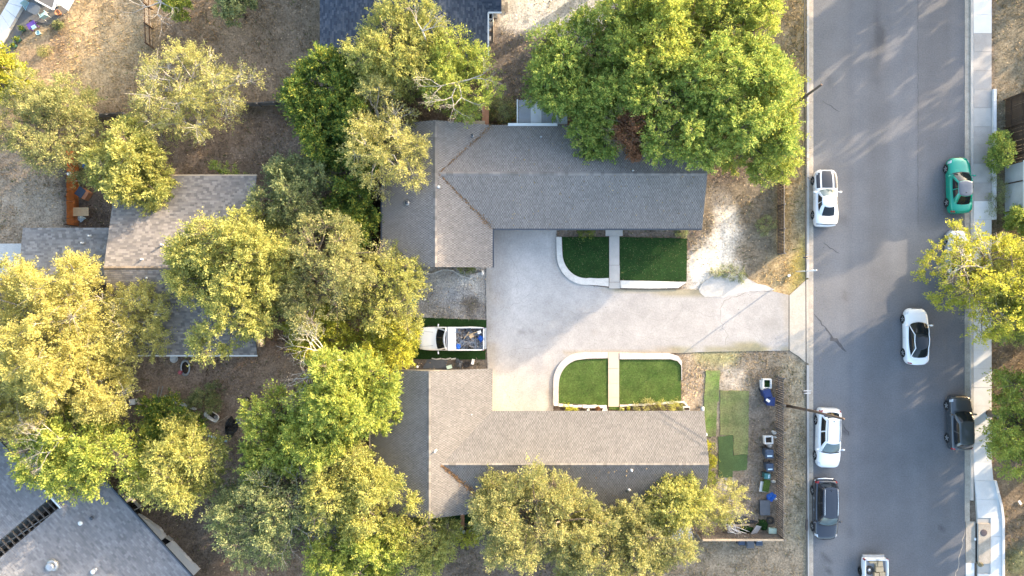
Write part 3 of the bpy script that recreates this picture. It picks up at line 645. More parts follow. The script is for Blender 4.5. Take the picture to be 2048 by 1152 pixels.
PT = 0.364
def L_house(name, label, lw, rw, ze, pal, seed, gm, loc):
    """west wing lw=(x0,x1,y0,y1) with a ridge along Y, east wing rw=(x1,xe,y0,y1) with a ridge along X that dies into the wing's roof"""
    h = thing(name, label, 'house', loc)
    x0, x1, y0, y1 = lw; xr = (x0 + x1) / 2; zr = ze + (x1 - x0) / 2 * PT
    ra, xe, r0, r1 = rw; yr = (r0 + r1) / 2; zr2 = ze + (r1 - r0) / 2 * PT; xj = xr + (zr - zr2) / PT
    A = [[(x0, y0, ze), (xr, y0, zr), (xr, y1, zr), (x0, y1, ze)],
         [(x1, r1, ze), (x1, y1, ze), (xr, y1, zr), (xr, yr, zr), (xj, yr, zr2)],
         [(x1, y0, ze), (x1, r0, ze), (xj, yr, zr2), (xr, yr, zr), (xr, y0, zr)]]
    if y1 - r1 < 0.02: A[1] = [(x1, y1, ze), (xr, y1, zr), (xr, yr, zr), (xj, yr, zr2)]
    B = [[(x1, r0, ze), (xe, r0, ze), (xe, yr, zr2), (xj, yr, zr2)], [(x1, r1, ze), (xj, yr, zr2), (xe, yr, zr2), (xe, r1, ze)]]
    roof = deck(A + B, h)
    shingles(A + B, roof, pal, seed)
    ridge((xr, y0, zr), (xr, y1, zr), roof, pal, 1); ridge((xj, yr, zr2), (xe, yr, zr2), roof, pal, 2)
    walls(h, [(x0 + .5, x1 - .5, y0 + .4, y1 - .4, ze - .1), (x1 - .6, xe - .4, r0 + .6, r1 - .5, ze - .1)], M_brickwall)
    mb = MB()
    for yy_ in (y0 + .4, y1 - .4): mb.add([(x0 + .5, yy_, ze - .1), (x1 - .5, yy_, ze - .1), (xr, yy_, zr - .12)], [(0, 1, 2)])
    mb.add([(xe - .4, r0 + .6, ze - .1), (xe - .4, r1 - .5, ze - .1), (xe - .4, yr, zr2 - .12)], [(0, 1, 2)])
    obj('gable', mb, M_brickwall, h)
    gutter((x1, r0), (xe, r0), h, gm, ze - .06, (0, -.065)); gutter((x1, y0), (x1, r0 - .14), h, gm, ze - .06, (.065, 0)); gutter((x0, y0), (x0, y1), h, gm, ze - .06, (-.065, 0))
    # leaf debris caught in the valleys
    return h, roof, (xr, zr, yr, zr2, xj)
ZE = 2.75
nh, nroof, ni = L_house('house', 'L shaped house with grey shingle roof north of the driveway', (-10.37, -1.56, 1.64, 13.03), (-1.56, 15.2, 4.76, 13.03), ZE, PAL_N, 11, M_darktrim, (2, 7, 0))
vent(nh, 877, 374, 4.3, .12, .07, M_trim); vent(nh, 814, 406, 3.6, .22, .10, M_darktrim); vent(nh, 945, 272, 3.5, .45, .05, M_darktrim); vent(nh, 1082, 275, 3.1, .25, .06); vent(nh, 1265, 342, 4.1, .3, .06)
sh, sroof, si = L_house('house', 'L shaped house with tan shingle roof south of the driveway', (-11.3, -1.56, -17.85, -6.44), (-1.56, 15.36, -17.7, -9.84), ZE, PAL_S, 12, M_tan, (2, -13, 0))
vent(sh, 871, 901, 4.35, .5, .06, M_trim); vent(sh, 1262, 939, 4.0, .28, .07, M_trim); vent(sh, 1257, 979, 3.4, .15, .09, M_galv); vent(sh, 936, 1008, 3.4, .5, .05); vent(sh, 943, 829, 3.2, .1, .05)
def valley_debris(path, n, seed, m, w=0.16):
    rr = np.random.default_rng(seed); a = np.array(path[0]); b = np.array(path[1]); t = rr.random(n) ** 0.8
    p = a + (b - a) * t[:, None]; p[:, :2] += rr.normal(0, w, (n, 2)) * (0.3 + t[:, None]); p[:, 2] += 0.03 + np.abs(rr.normal(0, .02, n)) + np.abs(p[:, 0] - (a + (b - a) * t[:, None])[:, 0]) * .3
    return scatter_leaf('leaf_debris', p, rr, (0.20, 0.115, 0.055), 0.045, m)
def scatter_leaf(name, p, rr, c, sz, m, var=0.4):
    n = len(p); th = rr.random(n) * 2 * np.pi; s = sz * (0.6 + 0.9 * rr.random(n))
    dx = np.stack([np.cos(th), np.sin(th), rr.normal(0, .3, n)], 1) * s[:, None]; dy = np.stack([-np.sin(th), np.cos(th), rr.normal(0, .3, n)], 1) * (s * 0.6)[:, None]
    V = np.stack([p - dx, p - dy, p + dx, p + dy], 1).reshape(-1, 3)
    col = np.array(c) * (1 + (rr.random((n, 1)) - .5) * 2 * var)
    o = npmesh(name, V, np.arange(4 * n).reshape(-1, 4), np.clip(col, 0.01, 0.9), m); o['kind'] = 'stuff'; return o
valley_debris(((si[4], si[2], si[3]), (-1.7, -17.5, ZE)), 1100, 5, M_litter)
valley_debris(((ni[4], ni[2], ni[3]), (-1.6, 4.8, ZE)), 330, 6, M_litter, 0.1)
valley_debris(((ni[4], ni[2], ni[3]), (-1.6, 13.0, ZE)), 240, 7, M_litter, 0.1)

# west house
wh = thing('house', 'tan shingled gable house at the west with a lower grey side roof', 'house', (-26, 2, 0))
wx0, wx1, wy0, wy1, wyr, wze, wzr = -31.6, -20.4, -5.36, 8.95, 1.55, 2.8, 4.5
A = [[(wx0, wyr, wzr), (wx1, wyr, wzr), (wx1, wy1, wze), (wx0, wy1, wze)], [(wx0, wy0, wze - .1), (wx1, wy0, wze - .1), (wx1, wyr, wzr), (wx0, wyr, wzr)]]
wroof = deck(A, wh); shingles(A, wroof, PAL_W, 21, 0.30, 0.16, 'random'); ridge((wx0, wyr, wzr), (wx1, wyr, wzr), wroof, [(0.2, .16, .12)], 4)
walls(wh, [(wx0 + .4, wx1 - .4, wy0 + .5, wy1 - .5, wze - .15)], M_brickwall)
mb = MB()
for q in (wx0 + .4, wx1 - .4): mb.add([(q, wy0 + .5, wze - .15), (q, wy1 - .5, wze - .15), (q, wyr, wzr - .12)], [(0, 1, 2)])
obj('gable', mb, M_brickwall, wh); gutter((wx0, wy0), (wx1, wy0), wh, M_trim, wze - .2, (0, -.065)); gutter((wx0, wy1), (wx1, wy1), wh, M_tan, wze - .08, (0, .065))
A = [[(-39.4, 4.85, 2.35), (-31.7, 4.85, 2.35), (-31.7, 0.4, 2.9), (-39.4, 0.4, 2.9)]]
ar = deck(A, wh, 'side_roof'); shingles(A, ar, [(.215, .208, .202), (.255, .247, .240), (.172, .166, .163)], 22, 0.30, 0.16, 'random')
walls(wh, [(-39.1, -31.3, .7, 4.5, 2.2)], M_brickwall)
for a in ((290, 519, 4.0, .55), (330, 490, 3.8, .6), (296, 556, 4.2, .18), (181, 472, 2.5, .25), (166, 486, 2.6, .2)): vent(wh, a[0], a[1], a[2], a[3], .06, M_trim)
pad = sheet('concrete_pad', [(-60, 488), (44, 487), (44, 560), (-60, 560)], 0.03, M_paved, (0.47, 0.46, 0.44), [], 0.6, .05)
# blue roofed house at the top
bh = thing('house', 'house with dark slate blue shingle roof at the top edge', 'house', (-7, 24, 0))
A = [[(-15.36, 18.3, 2.75), (-6.25, 18.3, 4.6), (-6.25, 32, 4.6), (-15.36, 32, 2.75)], [(-1.96, 18.6, 2.75), (-1.96, 32, 2.75), (-6.25, 32, 4.6), (-6.25, 18.6, 4.6)]]
broof = deck(A, bh); shingles(A, broof, PAL_B, 31, 0.28, 0.15, 'random'); ridge((-6.25, 18.4, 4.6), (-6.25, 32, 4.6), broof, PAL_B, 5)
A = [[(-3.6, 22.1, 2.76), (-.84, 22.1, 2.76), (-.84, 27, 4.2), (-5.0, 27, 4.2)]]
br2 = deck(A, bh, 'wing_roof'); shingles(A, br2, PAL_B, 32, 0.28, 0.15, 'random')
walls(bh, [(-14.9, -2.4, 18.9, 31.5, 2.6), (-3, -1.2, 22.7, 27, 2.6)], M_wallblue)
gutter((-1.96, 18.6), (-1.96, 22.0), bh, M_trim, 2.7, (.065, 0)); gutter((-1.9, 22.1), (-.84, 22.1), bh, M_trim, 2.7, (0, -.065))
st = thing('window_box', 'white framed box with dark panes against the slate blue house', 'window box', P(981, 38))
obj('frame', MB().box(tuple(P(981.5, 38, .55)), (.46, .80, 1.1)), M_trim, st)
for (a, b, hx, hy) in ((980.2, 32.5, .30, .36), (978.3, 41.3, .13, .13), (982.8, 41.3, .13, .13)):
    p = P(a, b, 1.1); obj('pane', MB().box((p.x, p.y, 1.105), (hx, hy, .02)), M_glass, st)
for i, (a, b) in enumerate(((980.5, 57.5), (980.5, 77.5))):
    p = P(a, b); tag(obj('stepping_stone', MB().box((p.x, p.y, .05), (.2, .38, .1)), M_concrete), ['pale stepping stone nearer the white window box', 'pale stepping stone farther below the white window box'][i], 'stepping stone')
p0, p1 = P(987, 46), P(987, 85)
tag(obj('garden_edging', MB().box(((p0.x + p1.x) / 2, (p0.y + p1.y) / 2, .07), (.06, abs(p0.y - p1.y), .16)), M_conc_warm), 'thin pale edging strip beside the slate blue house', 'edging')
p0, p1 = P(1013, 5), P(1013, 25)
tag(obj('plank', MB().box(((p0.x + p1.x) / 2, (p0.y + p1.y) / 2, .04), (.24, abs(p0.y - p1.y), .08)), M_fence_grey), 'weathered grey plank lying by the pale gravel lot', 'plank')

# building at the lower left, turned about 45 degrees
swb = thing('building', 'large grey shingled building set diagonally in the lower left corner', 'building', tuple(P(120, 1150)))
ax = Vector((0.674, -0.739, 0)); bx = Vector((0.739, 0.674, 0))
O3 = P(236, 992, 2.9); O3.z = 0
def SWp(a, b): # a metres along the eave, b metres inward (to the lower left)
    q = O3 + ax * a - bx * b; return (q.x, q.y, 2.9 + 0.19 * min(b, 40))
c0 = Vector(SWp(0, 0)); slotO = P(122, 1012, 3.6); dv = slotO - c0; sa = dv.x * ax.x + dv.y * ax.y; sb = -(dv.x * bx.x + dv.y * bx.y)
wsl = 1.06
A = [[SWp(-4, 0), SWp(14, 0), SWp(14, sb), SWp(-4, sb)], [SWp(sa, sb), SWp(14, sb), SWp(14, sb + 14), SWp(sa, sb + 14)],
     [SWp(-10, sb + .12), SWp(sa - wsl, sb + .12), SWp(sa - wsl, sb + 14), SWp(-10, sb + 14)]]
swr = deck(A, swb, 'roof', .16); shingles(A, swr, PAL_SW, 41, 0.32, 0.15, 'random')
def rect_ab(a0, a1, b0, b1, z0, z1): return MB().prism([SWp(a, b)[:2] for a, b in ((a0, b0), (a1, b0), (a1, b1), (a0, b1))], z0, z1)
obj('wall', rect_ab(-9, 13, 1.75, sb - .2, -.1, 2.8), M_wallblue, swb)
obj('wall', rect_ab(sa + .25, 13, sb - .2, sb + 13, -.1, 2.9), M_wallblue, swb)
obj('wall', rect_ab(-9, sa - wsl - .25, sb - .2, sb + 13, -.1, 2.9), M_wallblue, swb)
zt = SWp(0, sb)[2]
q0 = Vector(SWp(sa - 1.75, sb + .08)); q1 = Vector(SWp(sa + .12, sb + .08))
obj('fascia', MB().box(tuple((q0 + q1) / 2 + Vector((0, 0, .02))), ((q1 - q0).length, .13, .26), math.atan2(-.739, .674)), M_trim, swb)
obj('eave_trim', MB().box(tuple((Vector(SWp(-4, -.07)) + Vector(SWp(14, -.07))) / 2), (18, .12, .14), math.atan2(-.739, .674)), M_darktrim, swb)
obj('courtyard_floor', rect_ab(sa - wsl - .2, sa + .2, sb + .2, sb + 13, -.06, .03), M_soil, swb)
raft = None; ran = math.atan2(-.739, .674)
for i in range(20):
    bb = sb + .55 + i * .47; q = Vector(SWp(sa - wsl / 2, bb)); q.z = 2.75 + 0.16 * (bb - sb)
    o = obj('rafter', MB().box((0, 0, 0), (wsl + .3, .07, .14), ran), M_fence_grey, swb, world=False) if raft is None else link_mesh('rafter', raft, swb)
    raft = o.data; o.location = q - Vector(swb.location)
for (f0, f1) in ((.25, .25), (.72, .72)):
    a_ = Vector(SWp(sa - wsl * f0, sb + .2)); b_ = Vector(SWp(sa - wsl * f1, sb + 10)); a_.z = 2.6; b_.z = 4.1
    obj('beam', MB().tube([a_, b_], .05, 4), M_fence, swb)
a_ = Vector(SWp(sa - wsl * .2, sb + 1.5)); b_ = Vector(SWp(sa - wsl * .9, sb + 6.5)); a_.z = 3.0; b_.z = 3.7
obj('brace', MB().tube([a_, b_], .045, 4), M_galv, swb)
for a in ((163, 1045, .14, .13, M_trim), (186, 1035, .18, .11, M_darktrim), (103, 1132, .22, .24, M_galv), (188, 1142, .16, .13, M_trim)):
    pp = P(a[0], a[1], 4.0); d = Vector((pp.x, pp.y, 0)) - O3; b_ = -(d.x * bx.x + d.y * bx.y); vent(swb, a[0], a[1], 2.9 + .19 * b_, a[2], a[3], a[4], True)
# concrete ledge along the eave, with dark light wells
led = thing('concrete_ledge', 'pale concrete ledge with dark square wells along the diagonal building', 'ledge', tuple(P(330, 1090)))
zl = .35
def ledge_piece(name, pts, m, z0=-.05, z1=zl): obj(name, MB().prism([P2(a, b, z1) for a, b in pts], z0, z1), m, led)
ledge_piece('slab', [(274, 1029), (291.7, 1040), (318, 1058), (329.5, 1075), (300, 1100), (250, 1050)], M_conc_pale)
ledge_piece('slab', [(341.7, 1083.5), (397, 1141), (368, 1170), (310, 1106), (327, 1092.5)], M_conc_pale)
ledge_piece('slab', [(341.4, 1083.2), (330.2, 1075.6), (332, 1073.5), (343.5, 1082)], M_concrete)
ledge_piece('well', [(320, 1083), (329.6, 1076.2), (341, 1083.6), (326.5, 1092.3), (310, 1105), (302, 1100)], M_void, -.05, .02)
ledge_piece('well', [(252, 1007.5), (262.5, 1001.5), (276.5, 1015), (264, 1022), (240, 1012)], M_void, -.05, .02)
ledge_piece('well', [(266.5, 1022.5), (277.5, 1016), (282, 1030), (274, 1036), (255, 1030)], M_void, -.05, .02)
for pts in ([(262.5, 1001), (264.5, 1000), (279, 1014.5), (277, 1015.6)], [(277.2, 1014.6), (278.4, 1016.2), (264, 1024), (262.6, 1022.4)], [(232, 983), (262, 1000), (252, 1006.5), (236, 1000)]): ledge_piece('well_rim', pts, M_concrete, -.05, .3)
obj('well_bar', MB().tube([P(316, 1081, .34), P(328.5, 1092, .34)], .035, 4), M_trim, led)
# sheet metal lean-to behind the north house
lt = thing('lean_to', 'white and grey corrugated metal lean-to roof behind the north house', 'lean-to', tuple(P(1085, 225)))
for i, (a, b, m) in enumerate(((1037, 1061, M_metalg), (1061.3, 1083, M_metalw), (1083.3, 1113, M_metalg), (1113.3, 1135, M_metalw))):
    z = 2.45; pa, pb = P(a, 199, z), P(b, 249, z); n = 10; top = []; bot = []
    for j in range(n * 2 + 1):
        xx = pa.x + (pb.x - pa.x) * j / (n * 2); zz = z + (0.03 if j % 2 else 0.0)
        top.append((xx, pa.y, zz - .15)); bot.append((xx, pb.y, zz + .05))
    obj('metal_sheet', MB().grid([bot, top], smooth=False), m, lt)
pa = P(1036, 225, 2.45); obj('edge_trim', MB().box((pa.x - .05, pa.y, 2.42), (.10, 2.1, .10)), M_trim, lt)
for a, b in ((1042, 205), (1130, 205), (1042, 245), (1130, 245)):
    pa = P(a, b, 2.3); obj('post', MB().box((pa.x, pa.y, 1.15), (.09, .09, 2.3)), M_galv, lt)
pa, pb = P(1016, 251, 2.85), P(1115, 251, 2.85)
ft = tag(obj('roof_flashing', MB().box(((pa.x + pb.x) / 2, pa.y + .09, 2.80), (pb.x - pa.x, .22, .05)), M_trim), 'long white flashing strip along the north house back eave', 'flashing')
pa = P(971, 234, 2.0); tag(obj('awning_post', MB().box((pa.x, pa.y, 1.1), (.46, 1.5, 2.2)).box((pa.x, pa.y, 2.23), (.54, 1.6, .06)), M_terra), 'terracotta coloured storage box standing behind the north house', 'storage box')
pa, pb = P(930, 247, 2.4), P(965, 247, 2.4); tag(obj('back_step_roof', MB().box(((pa.x + pb.x) / 2, pa.y + .05, 2.35), (1.8, .35, .08)).box((pa.x - .1, pa.y + .15, 1.15), (.08, .08, 2.3)).box((pb.x + .1, pa.y + .15, 1.15), (.08, .08, 2.3)), M_tan), 'narrow tan awning against the north house back wall', 'awning')

# ------------------------------------------------------------------ fences
def fence(name, label, a, b, h, n, m, mrail, side=1, loc=None, th=0.02, frac=0.62, posts=5, piece='picket', double=False, rail_z=(0.3, 0.85)):
    """fence from a to b (photo pixels on the ground): one object per picket, rails and posts"""
    pa, pb = P(*a), P(*b); d = pb - pa; L = d.length; t = d.normalized(); nn = Vector((-t.y, t.x, 0)) * side; an = math.atan2(t.y, t.x)
    root = thing(name, label, 'fence', tuple((pa + pb) / 2)); o0 = Vector(root.location); me = None
    for i in range(n):
        s = (i + .5) / n * L; hh = h * random.uniform(.97, 1.02)
        if me is None:
            ww = L / n * frac
            me = obj(piece, MB().prism([(-ww / 2, -th / 2), (ww / 2, -th / 2), (ww / 2, th / 2), (-ww / 2, th / 2)], 0.0, h - .05).add([(-ww / 2, -th / 2, h - .05), (ww / 2, -th / 2, h - .05), (ww / 2, th / 2, h - .05), (-ww / 2, th / 2, h - .05), (-ww / 4, 0, h), (ww / 4, 0, h)], [(0, 1, 5, 4), (2, 3, 4, 5), (1, 2, 5), (3, 0, 4)]), m, root, world=False); o = me; me = o.data
        else: o = link_mesh(piece, me, root)
        o.location = pa + t * s + nn * .045 - o0 + Vector((0, 0, -.03)); o.rotation_euler = (0, random.uniform(-.012, .012), an + random.uniform(-.03, .03)); o.scale = (random.uniform(.92, 1.06), 1, random.uniform(.97, 1.02))
    for z in rail_z:
        c = (pa + pb) / 2; obj('rail', MB().box((c.x, c.y, h * z), (L, .045, .09), an), mrail, root)
    for i in range(posts):
        q = pa + t * (L * i / (posts - 1)) - nn * .07; obj('post', MB().box((q.x, q.y, h / 2), (.10, .10, h + .08), an), mrail, root)
    return root
fence('wood_fence', 'slatted grey wood fence between the south yard and the street', (1553, 752), (1553, 1066), 1.65, 72, M_fence, M_fence_grey, -1, posts=7, frac=.52, th=.03)
f2 = fence('wood_fence', 'slatted wood fence with pale top rail closing the bottom of the south yard', (1395, 1066), (1552, 1066), 1.55, 56, M_fence, M_railwood, 1, posts=4)
pa, pb = P(1395, 1066), P(1552, 1066); obj('cap_rail', MB().box(((pa.x + pb.x) / 2, pa.y, 1.60), (pb.x - pa.x, .16, .05)), M_railwood, f2)
fence('lattice_fence', 'dark slatted fence standing in the dry yard east of the north house', (1556, 364), (1556, 508), 1.35, 50, M_fence_dark, M_fence_grey, -1, frac=.7, posts=4, rail_z=(.12, .5, .95))
fence('orange_fence', 'leaning orange stained board fence in the west yard', (156, 290), (156, 452), 1.6, 42, M_rust, M_fence_dark, 1, frac=.97, posts=4, piece='board')
fence('dark_fence', 'dark brown board fence behind the sidewalk at the right edge', (2010, 200), (2011, 425), 2.3, 64, M_fence_dark, M_fence_dark, 1, frac=.97, posts=5, piece='board')
fence('wire_fence', 'weathered fence running up between the two north lawns', (305, 96), (300, -60), 1.3, 60, M_fence_grey, M_fence_dark, 1, frac=.5, posts=5)
fence('grey_fence', 'short grey board fence between the small round tree and the big pale tree', (196, 236), (262, 232), 1.2, 20, M_fence_grey, M_fence_grey, 1, frac=.95, posts=3, piece='board')
fence('grey_fence', 'grey board fence between the pale tree and the dark green tree', (490, 214), (590, 209), 1.2, 30, M_fence_grey, M_fence_grey, 1, frac=.95, posts=4, piece='board')
fence('black_fence', 'dark narrow fence beside the west wall of the north house', (742, 385), (742, 530), 1.3, 36, M_fence_dark, M_fence_dark, 1, frac=.9, posts=4, piece='board')

# ------------------------------------------------------------------ trees
PALS = {  # (lit tone painted on crown tops, shaded tone below, yellowed leaf), share yellowed
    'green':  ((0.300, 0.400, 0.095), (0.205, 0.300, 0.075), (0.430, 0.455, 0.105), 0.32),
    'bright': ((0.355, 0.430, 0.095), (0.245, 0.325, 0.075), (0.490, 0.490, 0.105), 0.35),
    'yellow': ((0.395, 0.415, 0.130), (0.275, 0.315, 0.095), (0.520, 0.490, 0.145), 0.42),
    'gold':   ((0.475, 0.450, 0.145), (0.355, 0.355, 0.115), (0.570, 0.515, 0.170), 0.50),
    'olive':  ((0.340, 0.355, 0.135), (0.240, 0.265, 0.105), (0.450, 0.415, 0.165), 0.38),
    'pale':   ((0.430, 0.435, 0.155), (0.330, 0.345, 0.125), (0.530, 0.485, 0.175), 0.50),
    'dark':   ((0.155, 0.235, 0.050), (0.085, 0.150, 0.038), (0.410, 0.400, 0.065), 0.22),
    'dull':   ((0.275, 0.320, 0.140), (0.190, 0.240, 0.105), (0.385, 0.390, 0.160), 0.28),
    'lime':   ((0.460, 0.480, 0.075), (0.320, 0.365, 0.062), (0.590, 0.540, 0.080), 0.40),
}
TREE_N = [0]; LEAFN = 1.0
def leaves_mesh(pos, axis_, pal, size, rr, mixw):
    n = len(pos)
    a = axis_ + rr.normal(0, .55, (n, 3)); a /= np.linalg.norm(a, axis=1)[:, None] + 1e-9
    up = np.array([0, 0, 0.9]) + rr.normal(0, .95, (n, 3)); b = np.cross(up, a); b /= np.linalg.norm(b, axis=1)[:, None] + 1e-9
    s = size * (0.6 + 0.8 * rr.random(n))[:, None]
    V = np.stack([pos - b * s * .36, pos + b * s * .36, pos + a * s], 1).reshape(-1, 3)
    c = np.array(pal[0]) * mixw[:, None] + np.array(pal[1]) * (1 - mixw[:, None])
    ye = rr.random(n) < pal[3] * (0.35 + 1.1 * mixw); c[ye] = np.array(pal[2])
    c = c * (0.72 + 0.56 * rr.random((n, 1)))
    return V, np.arange(3 * n).reshape(-1, 3), c
def tree(name, label, px, py, rx, ry, h, pal='yellow', dens=1.0, leaf=0.22, bare=0.2, seed=None, group='trees in the yards', puffs=None, low=0.30, cat='tree', trunk=True, pale=False, zc=None):
    """trunk with limbs (one mesh) and a crown of leaf sprays gathered in clumps round the limb ends"""
    TREE_N[0] += 1; rr = np.random.default_rng(seed if seed is not None else 100 + TREE_N[0])
    zc = zc or h * (0.5 + low / 2) ; vz = h * (1 - low) / 2
    c = P(px, py, zc); k = S * (H - zc) / H; ax_, ay_ = rx * k, ry * k; r = (ax_ + ay_) / 2
    base = Vector((c.x, c.y, 0)); root = thing(name, label, cat, tuple(base), 0, group)
    ph = rr.random(4) * 6.28
    def out(an): return max(.55, 1.03 + .12 * np.sin(2 * an + ph[0]) + .12 * np.sin(3 * an + ph[1]) + .12 * np.sin(5 * an + ph[2]) + .09 * np.sin(8 * an + ph[3]))
    npuf = puffs or int(np.clip(12 + r * r * 2.6, 10, 95))
    # clump centres spread over the crown volume, more of them high and outside
    pc = []; tries = 0
    rp0 = r * (1.45 / math.sqrt(npuf)) + 0.12; rp = rp0
    while len(pc) < npuf and tries < 4000:
        tries += 1; an = rr.random() * 6.283; q = math.sqrt(rr.random()) * 0.92; zf = rr.random() ** 0.8
        lim = math.sqrt(max(0, 1 - q * q)) if zf > .45 else 1
        z = (-0.9 + 1.75 * zf) * vz * (lim if zf > .45 else (0.3 + .7 * q))
        p = np.array([math.cos(an) * ax_ * q * out(an) * .86, math.sin(an) * ay_ * q * out(an) * .86, zc + z])
        if all(np.linalg.norm((p - o) * (1, 1, .8)) > rp * 0.72 for o in pc): pc.append(p)
    pc = np.array(pc); npuf = len(pc)
    # limbs
    mb = MB(); zt = max(zc - vz * .8, .4); lean = rr.normal(0, .05 * h, 2)
    tr0 = 0.045 * h * (.6 + .25 * r / 3) ** .8 if r > 1 else .05
    tr0 = min(tr0, .38)
    top = np.array([lean[0], lean[1], zt])
    if trunk: mb.tube([(0, 0, -.1), (lean[0] * .3, lean[1] * .3, zt * .5), tuple(top)], [tr0 * 1.25, tr0, tr0 * .85], 7)
    nl = int(np.clip(npuf // 4, 3, 11)); angs = np.arctan2(pc[:, 1], pc[:, 0]); order = np.argsort(angs); groups = np.array_split(order, nl)
    for gidx in groups:
        if not len(gidx): continue
        ctr = pc[gidx].mean(0); j = top + (ctr - top) * .62; j[2] += .1 * vz
        m1 = top + (j - top) * .5 + rr.normal(0, .06 * r, 3)
        mb.tube([tuple(top), tuple(m1), tuple(j)], [tr0 * .62, tr0 * .45, tr0 * .32], 5)
        for q in gidx:
            e = pc[q]; mm = j + (e - j) * .5 + rr.normal(0, .05 * r, 3)
            mb.tube([tuple(j), tuple(mm), tuple(e)], [tr0 * .28, tr0 * .17, .016], 4, cap=False)
    P_, A_, Mx = [], [], []
    twigs = []
    for i, p in enumerate(pc):
        rp = rp0 * rr.uniform(.62, 1.25)
        ns = int(30 * dens * rp * rp / 0.8) + 8
        d = rr.normal(0, 1, (ns, 3)); rad = p * np.array([1 / ax_, 1 / ay_, 0]) + np.array([0, 0, (p[2] - zc) / vz * .6 + .45])
        d = d / np.linalg.norm(d, axis=1)[:, None] + rad * .55; d /= np.linalg.norm(d, axis=1)[:, None]
        o = p + d * (rp * (.25 + .62 * rr.random((ns, 1)) ** .6)) * np.array([1.0, 1.0, .72])
        thin = rr.random() < bare; nlv = int((13 if thin else 34) * LEAFN * (.85 + .3 * rr.random()))
        L = (.30 + .62 * rr.random((ns, 1)) ** 1.6) * min(1.0, .5 + rp * .5) * min(1.0, max(.3, r / 2.0))
        t = rr.random((ns, nlv, 1))
        q = o[:, None, :] + d[:, None, :] * L[:, None, :] * t + rr.normal(0, .075 + .02 * rp, (ns, nlv, 3))
        P_.append(q.reshape(-1, 3)); A_.append(np.repeat(d, nlv, 0))
        hh = np.clip((q[:, :, 2] - zc) / vz * .35 + .55 + rr.normal(0, .16) + rr.normal(0, .18, (ns, 1)), 0, 1); Mx.append(hh.reshape(-1))  # leaf tone painted lighter toward the crown top, plus random variation
        m_ = int(ns * (.55 if thin else .16))
        for s_ in range(m_): twigs.append((p, o[s_] + d[s_] * L[s_] * (1.05 if thin else .8)))
    for a, b in twigs:
        m1 = a + (b - a) * .55 + rr.normal(0, .06, 3)
        mb.tube([tuple(a), tuple(m1), tuple(b)], [.022, .014, .006], 3, cap=False, smooth=False)
    tm = obj('trunk', mb, M_bark_pale if pale else M_bark, root, world=False)
    pos = np.concatenate(P_); pos[:, 2] = np.maximum(pos[:, 2], .08)
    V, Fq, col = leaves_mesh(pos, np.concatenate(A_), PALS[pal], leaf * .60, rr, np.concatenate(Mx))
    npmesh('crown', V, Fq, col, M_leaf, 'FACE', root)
    return root
def branchy(name, label, px, py, L, z0, dirang, spread, m, seed, depth=4, group=None, nroot=3, up=0.25, r0=.07):
    """a leafless tree or fallen limb of forking pale branches"""
    rr = random.Random(seed); mb = MB(); root = thing(name, label, 'bare tree', tuple(P(px, py, z0)), 0, group)
    def grow(p, d, l, r, k):
        pts = [p]; rad = [r]
        for i in range(3):
            d = (d + Vector((rr.uniform(-1, 1), rr.uniform(-1, 1), rr.uniform(-.6, .6))) * .22).normalized(); p = p + d * l / 3; pts.append(p); rad.append(r * (1 - .16 * (i + 1)))
        mb.tube(pts, rad, 5 if k > 2 else 3, cap=False)
        if k > 0:
            for j in range(rr.choice((2, 3, 3))):
                grow(p, (d + Vector((rr.uniform(-1, 1), rr.uniform(-1, 1), rr.uniform(-.5, .7))) * .75).normalized(), l * rr.uniform(.6, .82), r * .52, k - 1)
    if z0 > .5: mb.tube([(0, 0, -z0), (0.05, 0, -z0 * .4), (0, 0, .05)], [r0 * 1.7, r0 * 1.4, r0], 6)
    for i in range(nroot):
        a = R(dirang + (i - (nroot - 1) / 2) * spread / max(1, nroot - 1)); grow(Vector((0, 0, 0)), Vector((math.cos(a), math.sin(a), up)), L / 2.2, r0, depth)
    obj('branches', mb, m, root, world=False); return root

